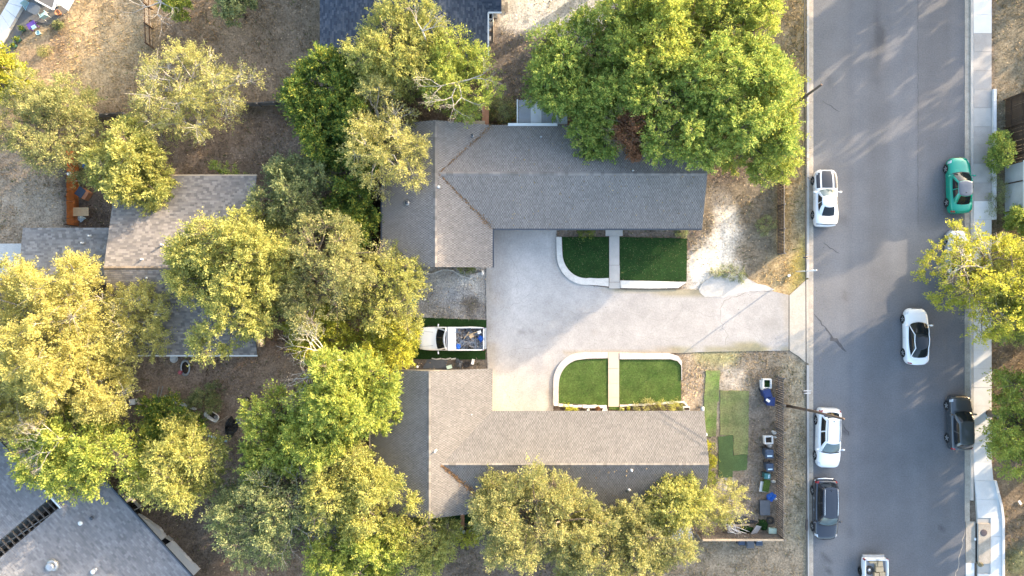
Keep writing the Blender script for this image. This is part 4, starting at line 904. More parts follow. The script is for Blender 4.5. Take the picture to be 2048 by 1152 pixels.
TG = 'trees in the yards'
T = [  # name, label, centre px, radii px, height m, palette, density, leaf, bare share
 ('tree', 'bright green tree with its crown over the metal lean-to behind the north house', 1176, 150, 146, 98, 8.0, 'green', 1.0, .24, .1),
 ('tree', 'small green tree between the metal lean-to and the broad green tree', 1200, 255, 72, 62, 6.5, 'green', .95, .24, .12),
 ('tree', 'tall green tree at the top edge beside the pale gravel lot', 1290, 58, 92, 100, 10.0, 'bright', 1.0, .24, .08),
 ('tree', 'broad bright green tree overhanging the north house east end near the street', 1420, 200, 176, 166, 9.2, 'green', .95, .24, .07),
 ('tree', 'yellow green tree at the top edge beside the street verge', 1455, 40, 112, 92, 8.5, 'bright', .9, .22, .12),
 ('tree', 'green tree next to the utility pole on the street verge', 1530, 262, 68, 112, 7.5, 'bright', .8, .21, .12),
 ('tree', 'round pale yellow half bare tree standing alone on the brown north lawn', 376, 190, 122, 100, 6.3, 'pale', .55, .17, .5),
 ('tree', 'olive yellow tree above the orange board fence at the left edge', 92, 255, 112, 92, 6.5, 'olive', .8, .19, .25),
 ('tree', 'small dense yellow green tree beside the orange fence', 256, 333, 86, 80, 6.6, 'yellow', 1.1, .25, .1),
 ('tree', 'dense dark green tree left of the north house roof', 672, 205, 92, 116, 6.8, 'dark', 1.25, .24, .02),
 ('tree', 'dark green tree tucked against the north house upper west corner', 705, 300, 62, 84, 5.6, 'dark', 1.2, .24, .04),
 ('tree', 'tall yellow green tree in front of the slate blue roof', 800, 98, 100, 104, 8.3, 'yellow', .95, .20, .22),
 ('tree', 'yellow green tree at the lower right corner of the slate blue house', 918, 150, 76, 92, 8.0, 'bright', .85, .20, .25),
 ('tree', 'pale yellow thin tree hanging over the north house west roof edge', 765, 275, 86, 112, 8.0, 'pale', .72, .18, .32),
 ('tree', 'dull green tree right of the tan west house roof', 588, 385, 74, 66, 6.0, 'dull', .85, .22, .12),
 ('tree', 'low dark green tree beside the black fence and north house west wall', 700, 430, 52, 66, 4.2, 'dark', 1.1, .24, .05),
 ('tree', 'big yellow tree covering the right side of the tan west house', 470, 560, 138, 150, 9.0, 'yellow', 1.0, .21, .15),
 ('tree', 'yellow brown tree in the middle of the west grove beside the north house', 655, 545, 108, 116, 8.5, 'olive', .85, .19, .35),
 ('tree', 'thin yellow tree whose crown reaches toward the gravel yard by the driveway', 765, 600, 88, 90, 6.0, 'yellow', .68, .19, .3),
 ('tree', 'low bright yellow green tree in front of the white pickup hood', 776, 682, 58, 52, 5.0, 'lime', .9, .20, .1),
 ('tree', 'small lime green feathery tree in the west grove', 645, 665, 66, 52, 4.8, 'lime', .85, .22, .1),
 ('tree', 'huge golden tree below the side roof at the left edge', 95, 660, 138, 152, 10.5, 'gold', 1.1, .19, .12),
 ('tree', 'golden tree spreading over the left edge below the huge golden tree', 30, 800, 100, 108, 8.5, 'gold', 1.0, .19, .15),
 ('tree', 'narrow golden tree against the west house lower roof', 272, 640, 66, 86, 7.0, 'gold', .8, .18, .25),
 ('tree', 'golden tree above the green trees in the left yard', 190, 775, 86, 78, 8.0, 'gold', .95, .19, .2),
 ('tree', 'yellow green tree overhanging the diagonal building roof', 165, 910, 122, 88, 8.5, 'bright', 1.0, .23, .12),
 ('tree', 'pale yellow tree at the corner of the diagonal building', 362, 935, 88, 96, 7.5, 'yellow', .9, .22, .25),
 ('tree', 'dark green bush tree beside the white bed edging in the southwest yard', 345, 855, 62, 56, 4.0, 'dark', 1.0, .24, .05),
 ('tree', 'large bright yellow green tree left of the south house roof', 690, 805, 112, 108, 9.0, 'bright', 1.1, .24, .1),
 ('tree', 'yellow green tree left of the large bright tree beside the south house', 568, 865, 72, 92, 7.5, 'bright', 1.0, .23, .15),
 ('tree', 'grey green half bare tree in the lower left grove', 540, 1015, 118, 116, 7.5, 'dull', .75, .20, .4),
 ('tree', 'yellow green tree over the white curved edging at the bottom', 705, 985, 100, 96, 8.0, 'yellow', .95, .21, .15),
 ('tree', 'low yellow tree at the bottom edge between the groves', 735, 1105, 110, 70, 6.5, 'bright', .9, .21, .12),
 ('tree', 'thin yellow tree below the south house gable end', 838, 1085, 76, 62, 6.0, 'yellow', .75, .20, .25),
 ('tree', 'big olive yellow tree overhanging the south house lower roof', 1075, 1040, 140, 112, 9.0, 'olive', 1.0, .20, .25),
 ('tree', 'olive tree at the bottom edge right of the big olive tree', 1240, 1095, 132, 88, 7.5, 'olive', .95, .20, .2),
 ('tree', 'yellow tree at the south house lower east corner', 1348, 1005, 62, 54, 6.5, 'yellow', 1.0, .21, .08),
 ('tree', 'thin pale tree reaching from the house corner over the yard junk pile', 1435, 1010, 56, 44, 4.5, 'pale', .6, .18, .35),
 ('tree', 'bright yellow thin tree leaning over the street from the right', 1982, 560, 112, 124, 8.0, 'lime', .48, .20, .32),
 ('tree', 'yellow tree at the right edge behind the thin street tree', 2060, 590, 86, 112, 8.0, 'yellow', .9, .21, .2),
 ('tree', 'yellow green tree at the right edge beside the grey car', 2052, 845, 74, 96, 6.5, 'bright', .9, .22, .1),
 ('tree', 'small green tree in front of the dark fence at the right', 2000, 300, 13, 36, 2.2, 'green', .9, .2, .05),
 ('tree', 'green tree at the lower end of the dark fence at the right', 2044, 440, 30, 22, 2.4, 'green', .9, .22, .05),
 ('tree', 'small green tree at the top edge on the brown lawn', 462, 2, 34, 30, 4.5, 'dull', .9, .22, .15),
 ('tree', 'bright yellow green tree at the left edge below the patio', -12, 150, 54, 48, 5.0, 'lime', 1.0, .24, .05),
 ('tree', 'small green tree at the top edge beside the bare tree', 352, 6, 24, 18, 4.0, 'bright', .9, .22, .1),
]
for i, t in enumerate(T):
    tree(t[0], t[1], t[2], t[3], t[4], t[5], t[6], t[7], t[8], t[9], t[10], seed=300 + i, group=TG, pale=t[7] in ('pale', 'gold'))
# trees beyond the frame, across the street and up the block, whose long evening shade crosses the street and lawns
OFF = [(2165, 540, 90, 8.0), (2190, 660, 95, 8.5), (2215, 790, 85, 8.0), (2250, 930, 105, 9.0), (2245, 1090, 110, 9.5), (2290, 620, 110, 9.5), (2300, 860, 120, 10), (2400, 720, 120, 10.5), (2300, 1010, 120, 10),
       (2370, -230, 90, 8.0), (2150, -270, 80, 7.5), (1960, -190, 80, 7.5), (1800, -300, 90, 8.5), (2560, -150, 110, 10), (2250, 60, 34, 5.5), (2410, 450, 110, 9.5), (2470, 300, 90, 9.0),
       (790, -190, 120, 7.8), (930, -270, 120, 9.5), (620, -210, 90, 7.5), (1100, -180, 120, 9.0), (1290, -150, 120, 9.5), (1480, -160, 100, 8.5)]
protos = []
for i, (a, b, r_, h_) in enumerate(OFF):
    lab = 'tree beyond the edge of the picture that shades the street and lawns'
    if i < 4:
        protos.append((tree('tree', lab, a, b, r_, r_ * .92, h_, ('bright', 'olive', 'yellow')[i % 3], 36 / 100, .40, .25, seed=700 + i, group='trees beyond the picture edge', puffs=13), r_, h_)); continue
    src, r0_, h0_ = protos[i % 4]; o = src.copy(); C.objects.link(o); q = P(a, b, h_ * .65); o.location = (q.x, q.y, 0); o.rotation_euler = (0, 0, random.uniform(0, 6.28)); o.scale = (r_ / r0_, r_ / r0_, h_ / h0_)
    for ch in list(src.children): c_ = ch.copy(); C.objects.link(c_); c_.parent = o
# shrubs
SG = 'shrubs'
for a in [('shrub', 'bright yellow green shrub at the top of the row by the south house end wall', 1414, 890, 10, 14, 1.4, 'lime'), ('shrub', 'bright yellow shrub in the middle of the row by the south house end wall', 1415, 915, 11, 17, 1.5, 'lime'),
          ('shrub', 'green shrub at the bottom of the row by the south house end wall', 1415, 948, 10, 15, 1.4, 'bright'), ('shrub', 'small green shrub poking out above the west house roof', 455, 342, 22, 14, 3.2, 'green'),
          ('shrub', 'grey green shrub growing between the terracotta box and the lean-to', 1010, 222, 30, 30, 2.8, 'dull'), ('shrub', 'yellow green low hedge below the south house gable end', 905, 1072, 42, 7, 1.0, 'lime'),
          ('shrub', 'small flowering shrub in the bed left of the south walkway', 1138, 817, 8, 4, .5, 'lime'), ('shrub', 'leafy shrub in the bed right of the south walkway', 1290, 815, 22, 5, .6, 'olive'),
          ('shrub', 'yellow flowering shrub at the right end of the south flower bed', 1335, 811, 24, 7, .7, 'yellow'), ('shrub', 'dark green plant below the wavy stone border house edge', 935, 541, 14, 5, .5, 'dark'),
          ('shrub', 'low green plant above the rounded north turf', 1172, 466, 12, 6, .4, 'dark'), ('shrub', 'pale dry shrub in the dark yard east of the north house', 1531, 448, 13, 17, .8, 'dull'),
          ('shrub', 'dull green shrub at the foot of the dark fence', 1994, 380, 8, 36, .7, 'dull'), ('shrub', 'thin bare looking shrub beside the southwest yard bed edging', 408, 800, 30, 28, 2.2, 'dull'),
          ('shrub', 'small green weed at the corner of the wide north turf', 1360, 463, 8, 5, .3, 'dull'), ('shrub', 'leafy yellow shrub under the gable end at the bottom', 870, 1045, 26, 16, 1.6, 'yellow'),
          ('shrub', 'spiky plant in a ring of soil on the north lawn', 88, 102, 9, 7, .6, 'olive'), ('shrub', 'small potted style shrub beside the big black pot', 112, 49, 7, 7, .6, 'dull'),
          ('shrub', 'yellow green weed on the driveway patch upper edge', 1455, 545, 30, 6, .25, 'dull')]:
    tree(a[0], a[1], a[2], a[3], a[4], a[5], a[6], a[7], .9, .15 if a[6] > .8 else .10, .1, group=SG, low=.05, cat='shrub', puffs=max(4, int(a[4] * a[5] * S * S * 7)))
branchy('bare_tree', 'grey leafless tree at the top edge by the lawn fence', 322, 4, 2.6, 3.5, 200, 240, M_bark_pale, 3, 4, nroot=5)
branchy('bare_tree', 'white dead branches rising above the bright tree left of the south house', 690, 722, 3.6, 5.5, 190, 70, mat('dead_wood', (0.5, 0.47, 0.42), .9, .1, 3), 8, 4, nroot=4, r0=.10)
branchy('bare_tree', 'brown dead branches among the green tree over the north house roof', 1275, 262, 2.2, 6.0, 250, 200, M_bark, 12, 4, nroot=5)
tree('tree', 'rust brown dead foliage patch over the north house roof', 1268, 268, 34, 40, 7.2, 'rust', .8, .2, .3, seed=55, group=TG, low=.7) if PALS.setdefault('rust', ((.25, .13, .07), (.18, .09, .05), (.3, .16, .09), .3)) else None
branchy('bare_tree', 'grey bare tree crown in the lower left grove', 575, 1010, 3.4, 5.0, 150, 300, M_bark_pale, 15, 4, nroot=6, r0=.09)
branchy('bare_tree', 'thin grey dead twigs above the yellow tree beside the slate blue roof', 845, 62, 1.8, 8.5, 60, 120, M_bark_pale, 17, 3, nroot=3, r0=.05)
branchy('bare_tree', 'grey bare branches over the yellow tree behind the north house', 915, 165, 2.8, 6.6, 280, 160, M_bark_pale, 19, 4, nroot=4, r0=.07)
branchy('bare_tree', 'pale dry branches over the yellow green tree by the diagonal building', 120, 878, 2.4, 7.5, 180, 120, M_bark_pale, 21, 4, nroot=4, r0=.06)
branchy('bare_tree', 'pale bare limbs in the thin yellow tree over the street', 1985, 545, 4.0, 5.0, 190, 140, M_bark_pale, 23, 4, nroot=4, r0=.10)
branchy('bare_tree', 'cream dead limb reaching across the yard junk pile', 1450, 1040, 1.8, 1.6, 20, 70, M_bark_pale, 27, 3, nroot=3, r0=.05)

# ------------------------------------------------------------------ cars
def car(name, label, px, py, heading, L, Wd, paint, kind='sedan', roof_m=None, rear_glass=None, wind_m=None, stripes=False, rails=None, tail_red=True, bumper_m=None, cat='car', group='cars on the street'):
    z0 = P(px, py, .6); root = thing(name, label, cat, (z0.x, z0.y, 0.002), R(heading), group)
    hw = Wd / 2
    if kind == 'coupe':
        st = [(.5, .20, .58), (.497, .42, .63), (.487, .62, .69), (.465, .79, .75), (.425, .91, .80), (.36, .98, .85), (.25, .99, .91), (.13, .965, .95), (0, .955, .95), (-.15, .97, .96), (-.28, 1.0, 1.0), (-.38, .98, 1.0), (-.45, .90, .98), (-.482, .78, .93), (-.494, .58, .86), (-.5, .3, .8)]
        gh = dict(xf=.155, xr=-.36, xtf=.02, xtr=-.17, wb=.80, wt=.60, zb=.93, zt=1.34)
    elif kind == 'sedan':
        st = [(.5, .22, .52), (.497, .42, .58), (.487, .61, .65), (.465, .77, .71), (.425, .90, .77), (.36, .98, .82), (.25, 1, .87), (.15, 1, .92), (0, 1, .93), (-.2, 1, .95), (-.32, .99, .98), (-.41, .95, .98), (-.46, .86, .95), (-.484, .72, .88), (-.496, .5, .78), (-.5, .28, .7)]
        gh = dict(xf=.22, xr=-.37, xtf=.06, xtr=-.21, wb=.83, wt=.63, zb=.91, zt=1.42)
    elif kind == 'fastback':
        st = [(.5, .22, .50), (.497, .42, .57), (.487, .60, .64), (.465, .76, .71), (.425, .90, .78), (.36, .985, .84), (.25, 1, .90), (.15, .99, .95), (0, .98, .96), (-.2, .99, .98), (-.32, .98, 1.02), (-.41, .93, 1.05), (-.455, .82, 1.03), (-.482, .67, .95), (-.495, .46, .85), (-.5, .25, .75)]
        gh = dict(xf=.26, xr=-.40, xtf=.07, xtr=-.22, wb=.82, wt=.60, zb=.95, zt=1.44)
    else:
        st = [(.5, .34, .60), (.496, .54, .70), (.486, .70, .80), (.466, .84, .88), (.43, .93, .95), (.36, .985, 1.0), (.27, 1, 1.05), (.17, 1, 1.08), (0, 1, 1.08), (-.2, 1, 1.09), (-.34, 1, 1.10), (-.43, .97, 1.10), (-.475, .90, 1.05), (-.492, .82, .95), (-.5, .7, .7)]
        gh = dict(xf=.24, xr=-.475, xtf=.085, xtr=-.42, wb=.86, wt=.66, zb=1.06, zt=1.68)
        if kind == 'crossover': gh.update(xtf=.06, xtr=-.37, xf=.23, xr=-.46, zt=1.56, wt=.64)
    tx = np.array([s[0] for s in st][::-1]); tw = np.array([s[1] for s in st][::-1]); tz = np.array([s[2] for s in st][::-1])
    Kf = [0, .3, .58, .80, .92, .985, 1.0, 1.0, .985, .95]
    def sect(t):
        w_ = float(np.interp(t, tx, tw)) * hw; z_ = float(np.interp(t, tx, tz)); sl_ = .21
        zs = [z_ + .03, z_ + .025, z_ + .01, z_ - .025, z_ - .075, z_ - .15, z_ - .27, sl_ + (z_ - sl_) * .42, sl_ + .10, sl_]
        return [(Kf[i] * w_, zs[i]) for i in range(10)]
    ts = np.unique(np.concatenate([tx, np.linspace(-.47, .47, 17)])); rows = []
    for t in ts:
        s_ = sect(t); rows.append([(t * L, y_, z_) for y_, z_ in s_[::-1]] + [(t * L, -y_, z_) for y_, z_ in s_[1:]])
    mb = MB(); mb.grid(rows, flip=True)
    mb.add(rows[0], [tuple(range(len(rows[0])))]); mb.add(rows[-1], [tuple(range(len(rows[-1]) - 1, -1, -1))])
    obj('body', mb, paint, root, world=False)
    def bsurf(t, k, lift=.006):      # k: -1..1 across over the top, +-1 at the shoulder
        s_ = sect(t); q = abs(k) * 6; i = min(int(q), 8); f = q - i; y_ = s_[i][0] * (1 - f) + s_[i + 1][0] * f; z_ = s_[i][1] * (1 - f) + s_[i + 1][1] * f
        side = min(1, max(0, (abs(k) * 6 - 3) / 3)); sg = 1 if k >= 0 else -1
        return (t * L, sg * (y_ + lift * side), z_ + lift * (1 - .6 * side))
    def patch_(name_, t0, t1, k0, k1, m, n=5, lift=.007, skew=0.0):
        obj(name_, MB().grid([[bsurf(t0 + (t1 - t0) * i / n + skew * abs(k0 + (k1 - k0) * j / n), k0 + (k1 - k0) * j / n, lift) for j in range(n + 1)] for i in range(n + 1)]), m, root, world=False)
    # greenhouse between a belt-line ring and a roof ring
    zb, zt = gh['zb'], gh['zt']; wb, wt = gh['wb'] * hw, gh['wt'] * hw
    def ring(s):
        f = s; xf = (gh['xf'] + (gh['xtf'] - gh['xf']) * f) * L; xr = (gh['xr'] + (gh['xtr'] - gh['xr']) * f) * L; w_ = wb + (wt - wb) * f + .035 * math.sin(math.pi * f) * hw
        z_ = zb + (zt - zb) * (f ** .9); bow = .10 * (1 - .4 * f); pts = []
        for i in range(11):
            q = -1 + 2 * i / 10; pts.append((xf - bow * L * .5 * q * q * .9, q * w_ * (1 - .03 * abs(q) ** 8), z_))
        x_a = xf - bow * L * .45; x_b = xr + .03 * L
        for i in range(1, 14):
            q = i / 14; pts.append((x_a + (x_b - x_a) * q, w_ * (.985 + .05 * math.sin(math.pi * q) - .10 * q ** 3 * (1 if kind in ('coupe', 'sedan', 'fastback') else .3)), z_))
        wr = w_ * (.885 if kind in ('coupe', 'sedan', 'fastback') else .955)
        for i in range(11):
            q = 1 - 2 * i / 10; pts.append((xr + .03 * L * q * q, q * wr, z_))
        for i in range(1, 14):
            q = 1 - i / 14; pts.append((x_a + (x_b - x_a) * q, -w_ * (.985 + .05 * math.sin(math.pi * q) - .10 * q ** 3 * (1 if kind in ('coupe', 'sedan', 'fastback') else .3)), z_))
        return pts
    NR = len(ring(0)); mb = MB(); rs = [[(x_, y_, z_ - (.12 if s == 0 else 0)) for x_, y_, z_ in ring(s)] for s in (0, .25, .5, .75, 1)]
    mb.grid([r_ + [r_[0]] for r_ in rs], flip=True); obj('pillars', mb, M_glass if kind == 'fastback' else paint, root, world=False)
    top = ring(1); cx = sum(p[0] for p in top) / NR; caps = [top]
    for q, dz in ((.93, .022), (.8, .038), (.55, .052), (.25, .058)): caps.append([(cx + (p[0] - cx) * q, p[1] * q, p[2] + dz) for p in top])
    mb = MB(); mb.grid([r_ + [r_[0]] for r_ in caps], flip=True); mb.add(caps[-1], [tuple(range(NR))], smooth=True)
    ro = obj('roof', mb, roof_m or paint, root, world=False)
    def G(i, s):
        a = ring(s); n = len(a); i0 = int(math.floor(i)) % n; f = i - math.floor(i); p = Vector(a[i0]) * (1 - f) + Vector(a[(i0 + 1) % n]) * f; return p
    def glass(name_, i0, i1, s0, s1, m, ni=8, nj=4):
        rows_ = []
        for a in range(nj + 1):
            s = s0 + (s1 - s0) * a / nj; row = []
            for b in range(ni + 1):
                i = i0 + (i1 - i0) * b / ni; p = G(i, s); n_ = (G(i + .2, s) - G(i - .2, s)).cross(G(i, min(1, s + .05)) - G(i, max(0, s - .05))); n_ = n_.normalized() if n_.length else Vector((0, 0, 1))
                cc = Vector((cx, 0, p.z)); n_ = n_ if n_.dot(p - cc) > 0 else -n_
                row.append(tuple(p + n_ * .010))
            rows_.append(row)
        obj(name_, MB().grid(rows_, flip=True), m, root, world=False)
    big = kind in ('suv', 'crossover')
    glass('windshield', .7, 9.3, .02, .97, wind_m or M_glass)
    glass('rear_window', 25.2, 32.8, .12 if big else .10, .95, rear_glass or M_glass)
    glass('side_window', 11.2, 16.7, .10, .93, M_glass); glass('side_window', 17.3, 21.6 if not big else 23, .10, .93, M_glass)
    glass('side_window', 46.8, 41.3, .10, .93, M_glass); glass('side_window', 40.7, 36.4 if not big else 35, .10, .93, M_glass)
    if kind == 'fastback':
        for sg in (1, -1):
            pth = [Vector(ring(q)[10 if sg > 0 else 0]) for q in (0, .35, .7)] + [Vector(ring(1)[i if sg > 0 else (NR - i + 10) % NR]) for i in range(10, 25)] + [Vector(ring(q)[24 if sg > 0 else 34]) for q in (.7, .35, 0)]
            obj('roof_edge', MB().tube([p + Vector((0, sg * .012, .012)) for p in pth], .036, 6), paint, root, world=False)
    # wheels
    wr_ = .35 if big else .33
    for xs in (.305, -.29):
        for sg in (1, -1):
            wmb = MB(); cxw = xs * L; yw = sg * (hw - .085); n = 20; prof = [(.10, .72), (.11, .93), (.075, 1.0), (-.075, 1.0), (-.11, .93), (-.10, .72)]
            rws = [[(cxw + wr_ * rad * math.cos(2 * math.pi * i / n), yw + sg * dy, wr_ + wr_ * rad * math.sin(2 * math.pi * i / n)) for dy, rad in prof] for i in range(n + 1)]
            wmb.grid(rws); wo_ = obj('wheel', MB().grid([[(cxw + wr_ * .98 * rad * math.cos(2 * math.pi * i / n), yw + sg * .02, wr_ + wr_ * .98 * rad * math.sin(2 * math.pi * i / n)) for rad in (0.05, .7)] for i in range(n + 1)]), M_black, root, world=False)
            obj('tyre', wmb, M_rubber, wo_, world=False)
            rmb = MB()
            for i in range(5):
                a = 2 * math.pi * i / 5; d_ = Vector((math.cos(a), 0, math.sin(a))); e_ = Vector((-math.sin(a), 0, math.cos(a))); c_ = Vector((cxw, yw + sg * .09, wr_))
                rmb.add([c_ + d_ * .03 + e_ * .05, c_ + d_ * wr_ * .68 + e_ * .04, c_ + d_ * wr_ * .68 - e_ * .04, c_ + d_ * .03 - e_ * .05], [(0, 1, 2, 3)])
            obj('rim', rmb, M_rim if kind in ('suv', 'crossover') else M_galv, wo_, world=False)
            amb = MB(); yA = sg * (hw * float(np.interp(xs, tx, tw)) + .006); R2 = wr_ * 1.17; pts_ = []
            for i in range(17):
                a = math.pi * i / 16; pts_.append((cxw + R2 * math.cos(a), yA - sg * .002, wr_ * .95 + R2 * .93 * math.sin(a)))
            obj('wheel_arch', amb.add(pts_ + [(cxw - R2, yA - sg * .002, .2), (cxw + R2, yA - sg * .002, .2)], [tuple(range(17)) + (17, 18)]), M_void, root, world=False)
    for sg in (1, -1):
        mp = obj('mirror', MB().lathe((gh['xf'] * L - .30, sg * (hw + .10), zb + .03), [(.03, -.06), (.11, -.03), (.11, .05), (.04, .10)], 10, sx=.7, sy=1.2).box((gh['xf'] * L - .27, sg * (hw - .02), zb + .0), (.06, .2, .04)), paint, root, world=False)
    # lamps, shut lines, trim
    for sg in (1, -1):
        patch_('headlight', .462, .415, sg * .52, sg * .98, M_lamp, 4, skew=-.035)
        patch_('tail_light', -.488 if big else -.484, -.455, sg * .5, sg * 1.02, M_red if tail_red else M_lamp, 4, .009, skew=.012)
    patch_('grille', .496, .484, -.45, .45, M_black, 6)
    if kind == 'coupe':
        patch_('spoiler', -.462, -.476, -.86, .86, M_black, 8, .02, skew=.02)
        patch_('bumper_line', -.485, -.488, -.8, .8, M_galv, 8, .008)
    if stripes:
        patch_('hood_stripe', .465, .165, -.27, .27, M_stripe, 8); patch_('hood_stripe', .438, .165, .36, .66, M_stripe, 8, skew=-.01); patch_('hood_stripe', .438, .165, -.36, -.66, M_stripe, 8, skew=-.01)
    if big or kind == 'sedan':
        patch_('cowl', gh['xf'] + .012, gh['xf'] - .01, -.62, .62, M_black, 8, .004, skew=-.04)
    for t_, n_ in ((gh['xf'] + .004, 0), (-.02, 1), (gh['xr'] + .08, 2)):
        for sg in (1, -1): patch_('shut_line', t_ + .0012, t_ - .0012, sg * .97, sg * 1.38, M_black, 4, .004)
    if kind != 'coupe' and kind != 'fastback' or kind == 'coupe':
        for sg in (1, -1): patch_('hood_line', .45, gh['xf'] + .01, sg * .655, sg * .665, M_darktrim if paint != M_white and paint != M_silver_p else M_galv, 6, .004)
    if rails:
        for sg in (1, -1):
            a = gh['xtf'] * L - .22; b = gh['xtr'] * L + .12; y_ = sg * wt * .84
            obj('roof_rail', MB().tube([(a, y_, zt + .01), (a - .12, y_, zt + .085), (a + (b - a) * .5, y_ * 1.02, zt + .10), (b + .12, y_ * .98, zt + .085), (b, y_ * .98, zt + .01)], .026, 6), rails, root, world=False)
    if rails or kind == 'sedan':
        obj('aerial', MB().lathe((gh['xtr'] * L + .28, 0, zt + .04), [(.05, 0), (.03, .05), (.005, .09)], 8), M_black, root, world=False)
    if bumper_m:
        patch_('bumper_trim', .4985, .488, -.62, .62, bumper_m, 8, .02); 
        obj('rear_bumper', MB().tube([(-.47 * L, hw * .92, .62), (-.497 * L, hw * .6, .64), (-.507 * L, 0, .65), (-.497 * L, -hw * .6, .64), (-.47 * L, -hw * .92, .62)], .07, 6), bumper_m, root, world=False)
        for t_ in (.02, -.17):
            for sg in (1, -1): patch_('door_handle', t_, t_ - .035, sg * 1.02, sg * 1.10, bumper_m, 3, .02)
    if kind == 'suv':
        for sg in (1, -1): patch_('sill_trim', .22, -.2, sg * 1.33, sg * 1.36, bumper_m or paint, 4, .012)
    return root
car('coupe', 'white two door coupe with black hood stripes parked by the kerb', 1651, 396, 90, 4.80, 1.92, M_white, 'coupe', stripes=True, tail_red=False, wind_m=M_glass_pale)
car('sedan', 'green sedan with a dark roof tinted like reflected sky parked by the right kerb', 1918.5, 371, 91.5, 4.72, 1.88, M_green_p, 'sedan', roof_m=mat('sky_tinted_roof', (0.085, 0.095, 0.115), .12, .05, 3, 0, spec=.7, coat=.8))  # black glass roof given a grey-blue colour for the reflected sky
car('sedan', 'silver sedan parked mostly hidden under the yellow tree over the street', 1916, 516, 90, 4.7, 1.84, M_silver_p, 'sedan')
car('car', 'white car with a full black glass roof driving in the middle of the street', 1832, 673, 90.5, 4.72, 1.92, M_white, 'fastback', roof_m=M_glass)
car('crossover', 'dark grey crossover parked at the right kerb by the sidewalk', 1919, 845, 91, 4.55, 1.84, M_grey_p, 'crossover')
car('crossover', 'white crossover with dark roof rails parked by the wood fence', 1656, 876, 268.5, 4.95, 1.90, M_white, 'crossover', rails=M_darktrim, wind_m=M_glass_pale)
car('suv', 'black sport utility vehicle with silver trim parked at the left kerb', 1650, 1018, 270, 5.05, 1.92, M_black_p, 'suv', rails=M_chrome, wind_m=M_glass_pale, bumper_m=M_chrome)

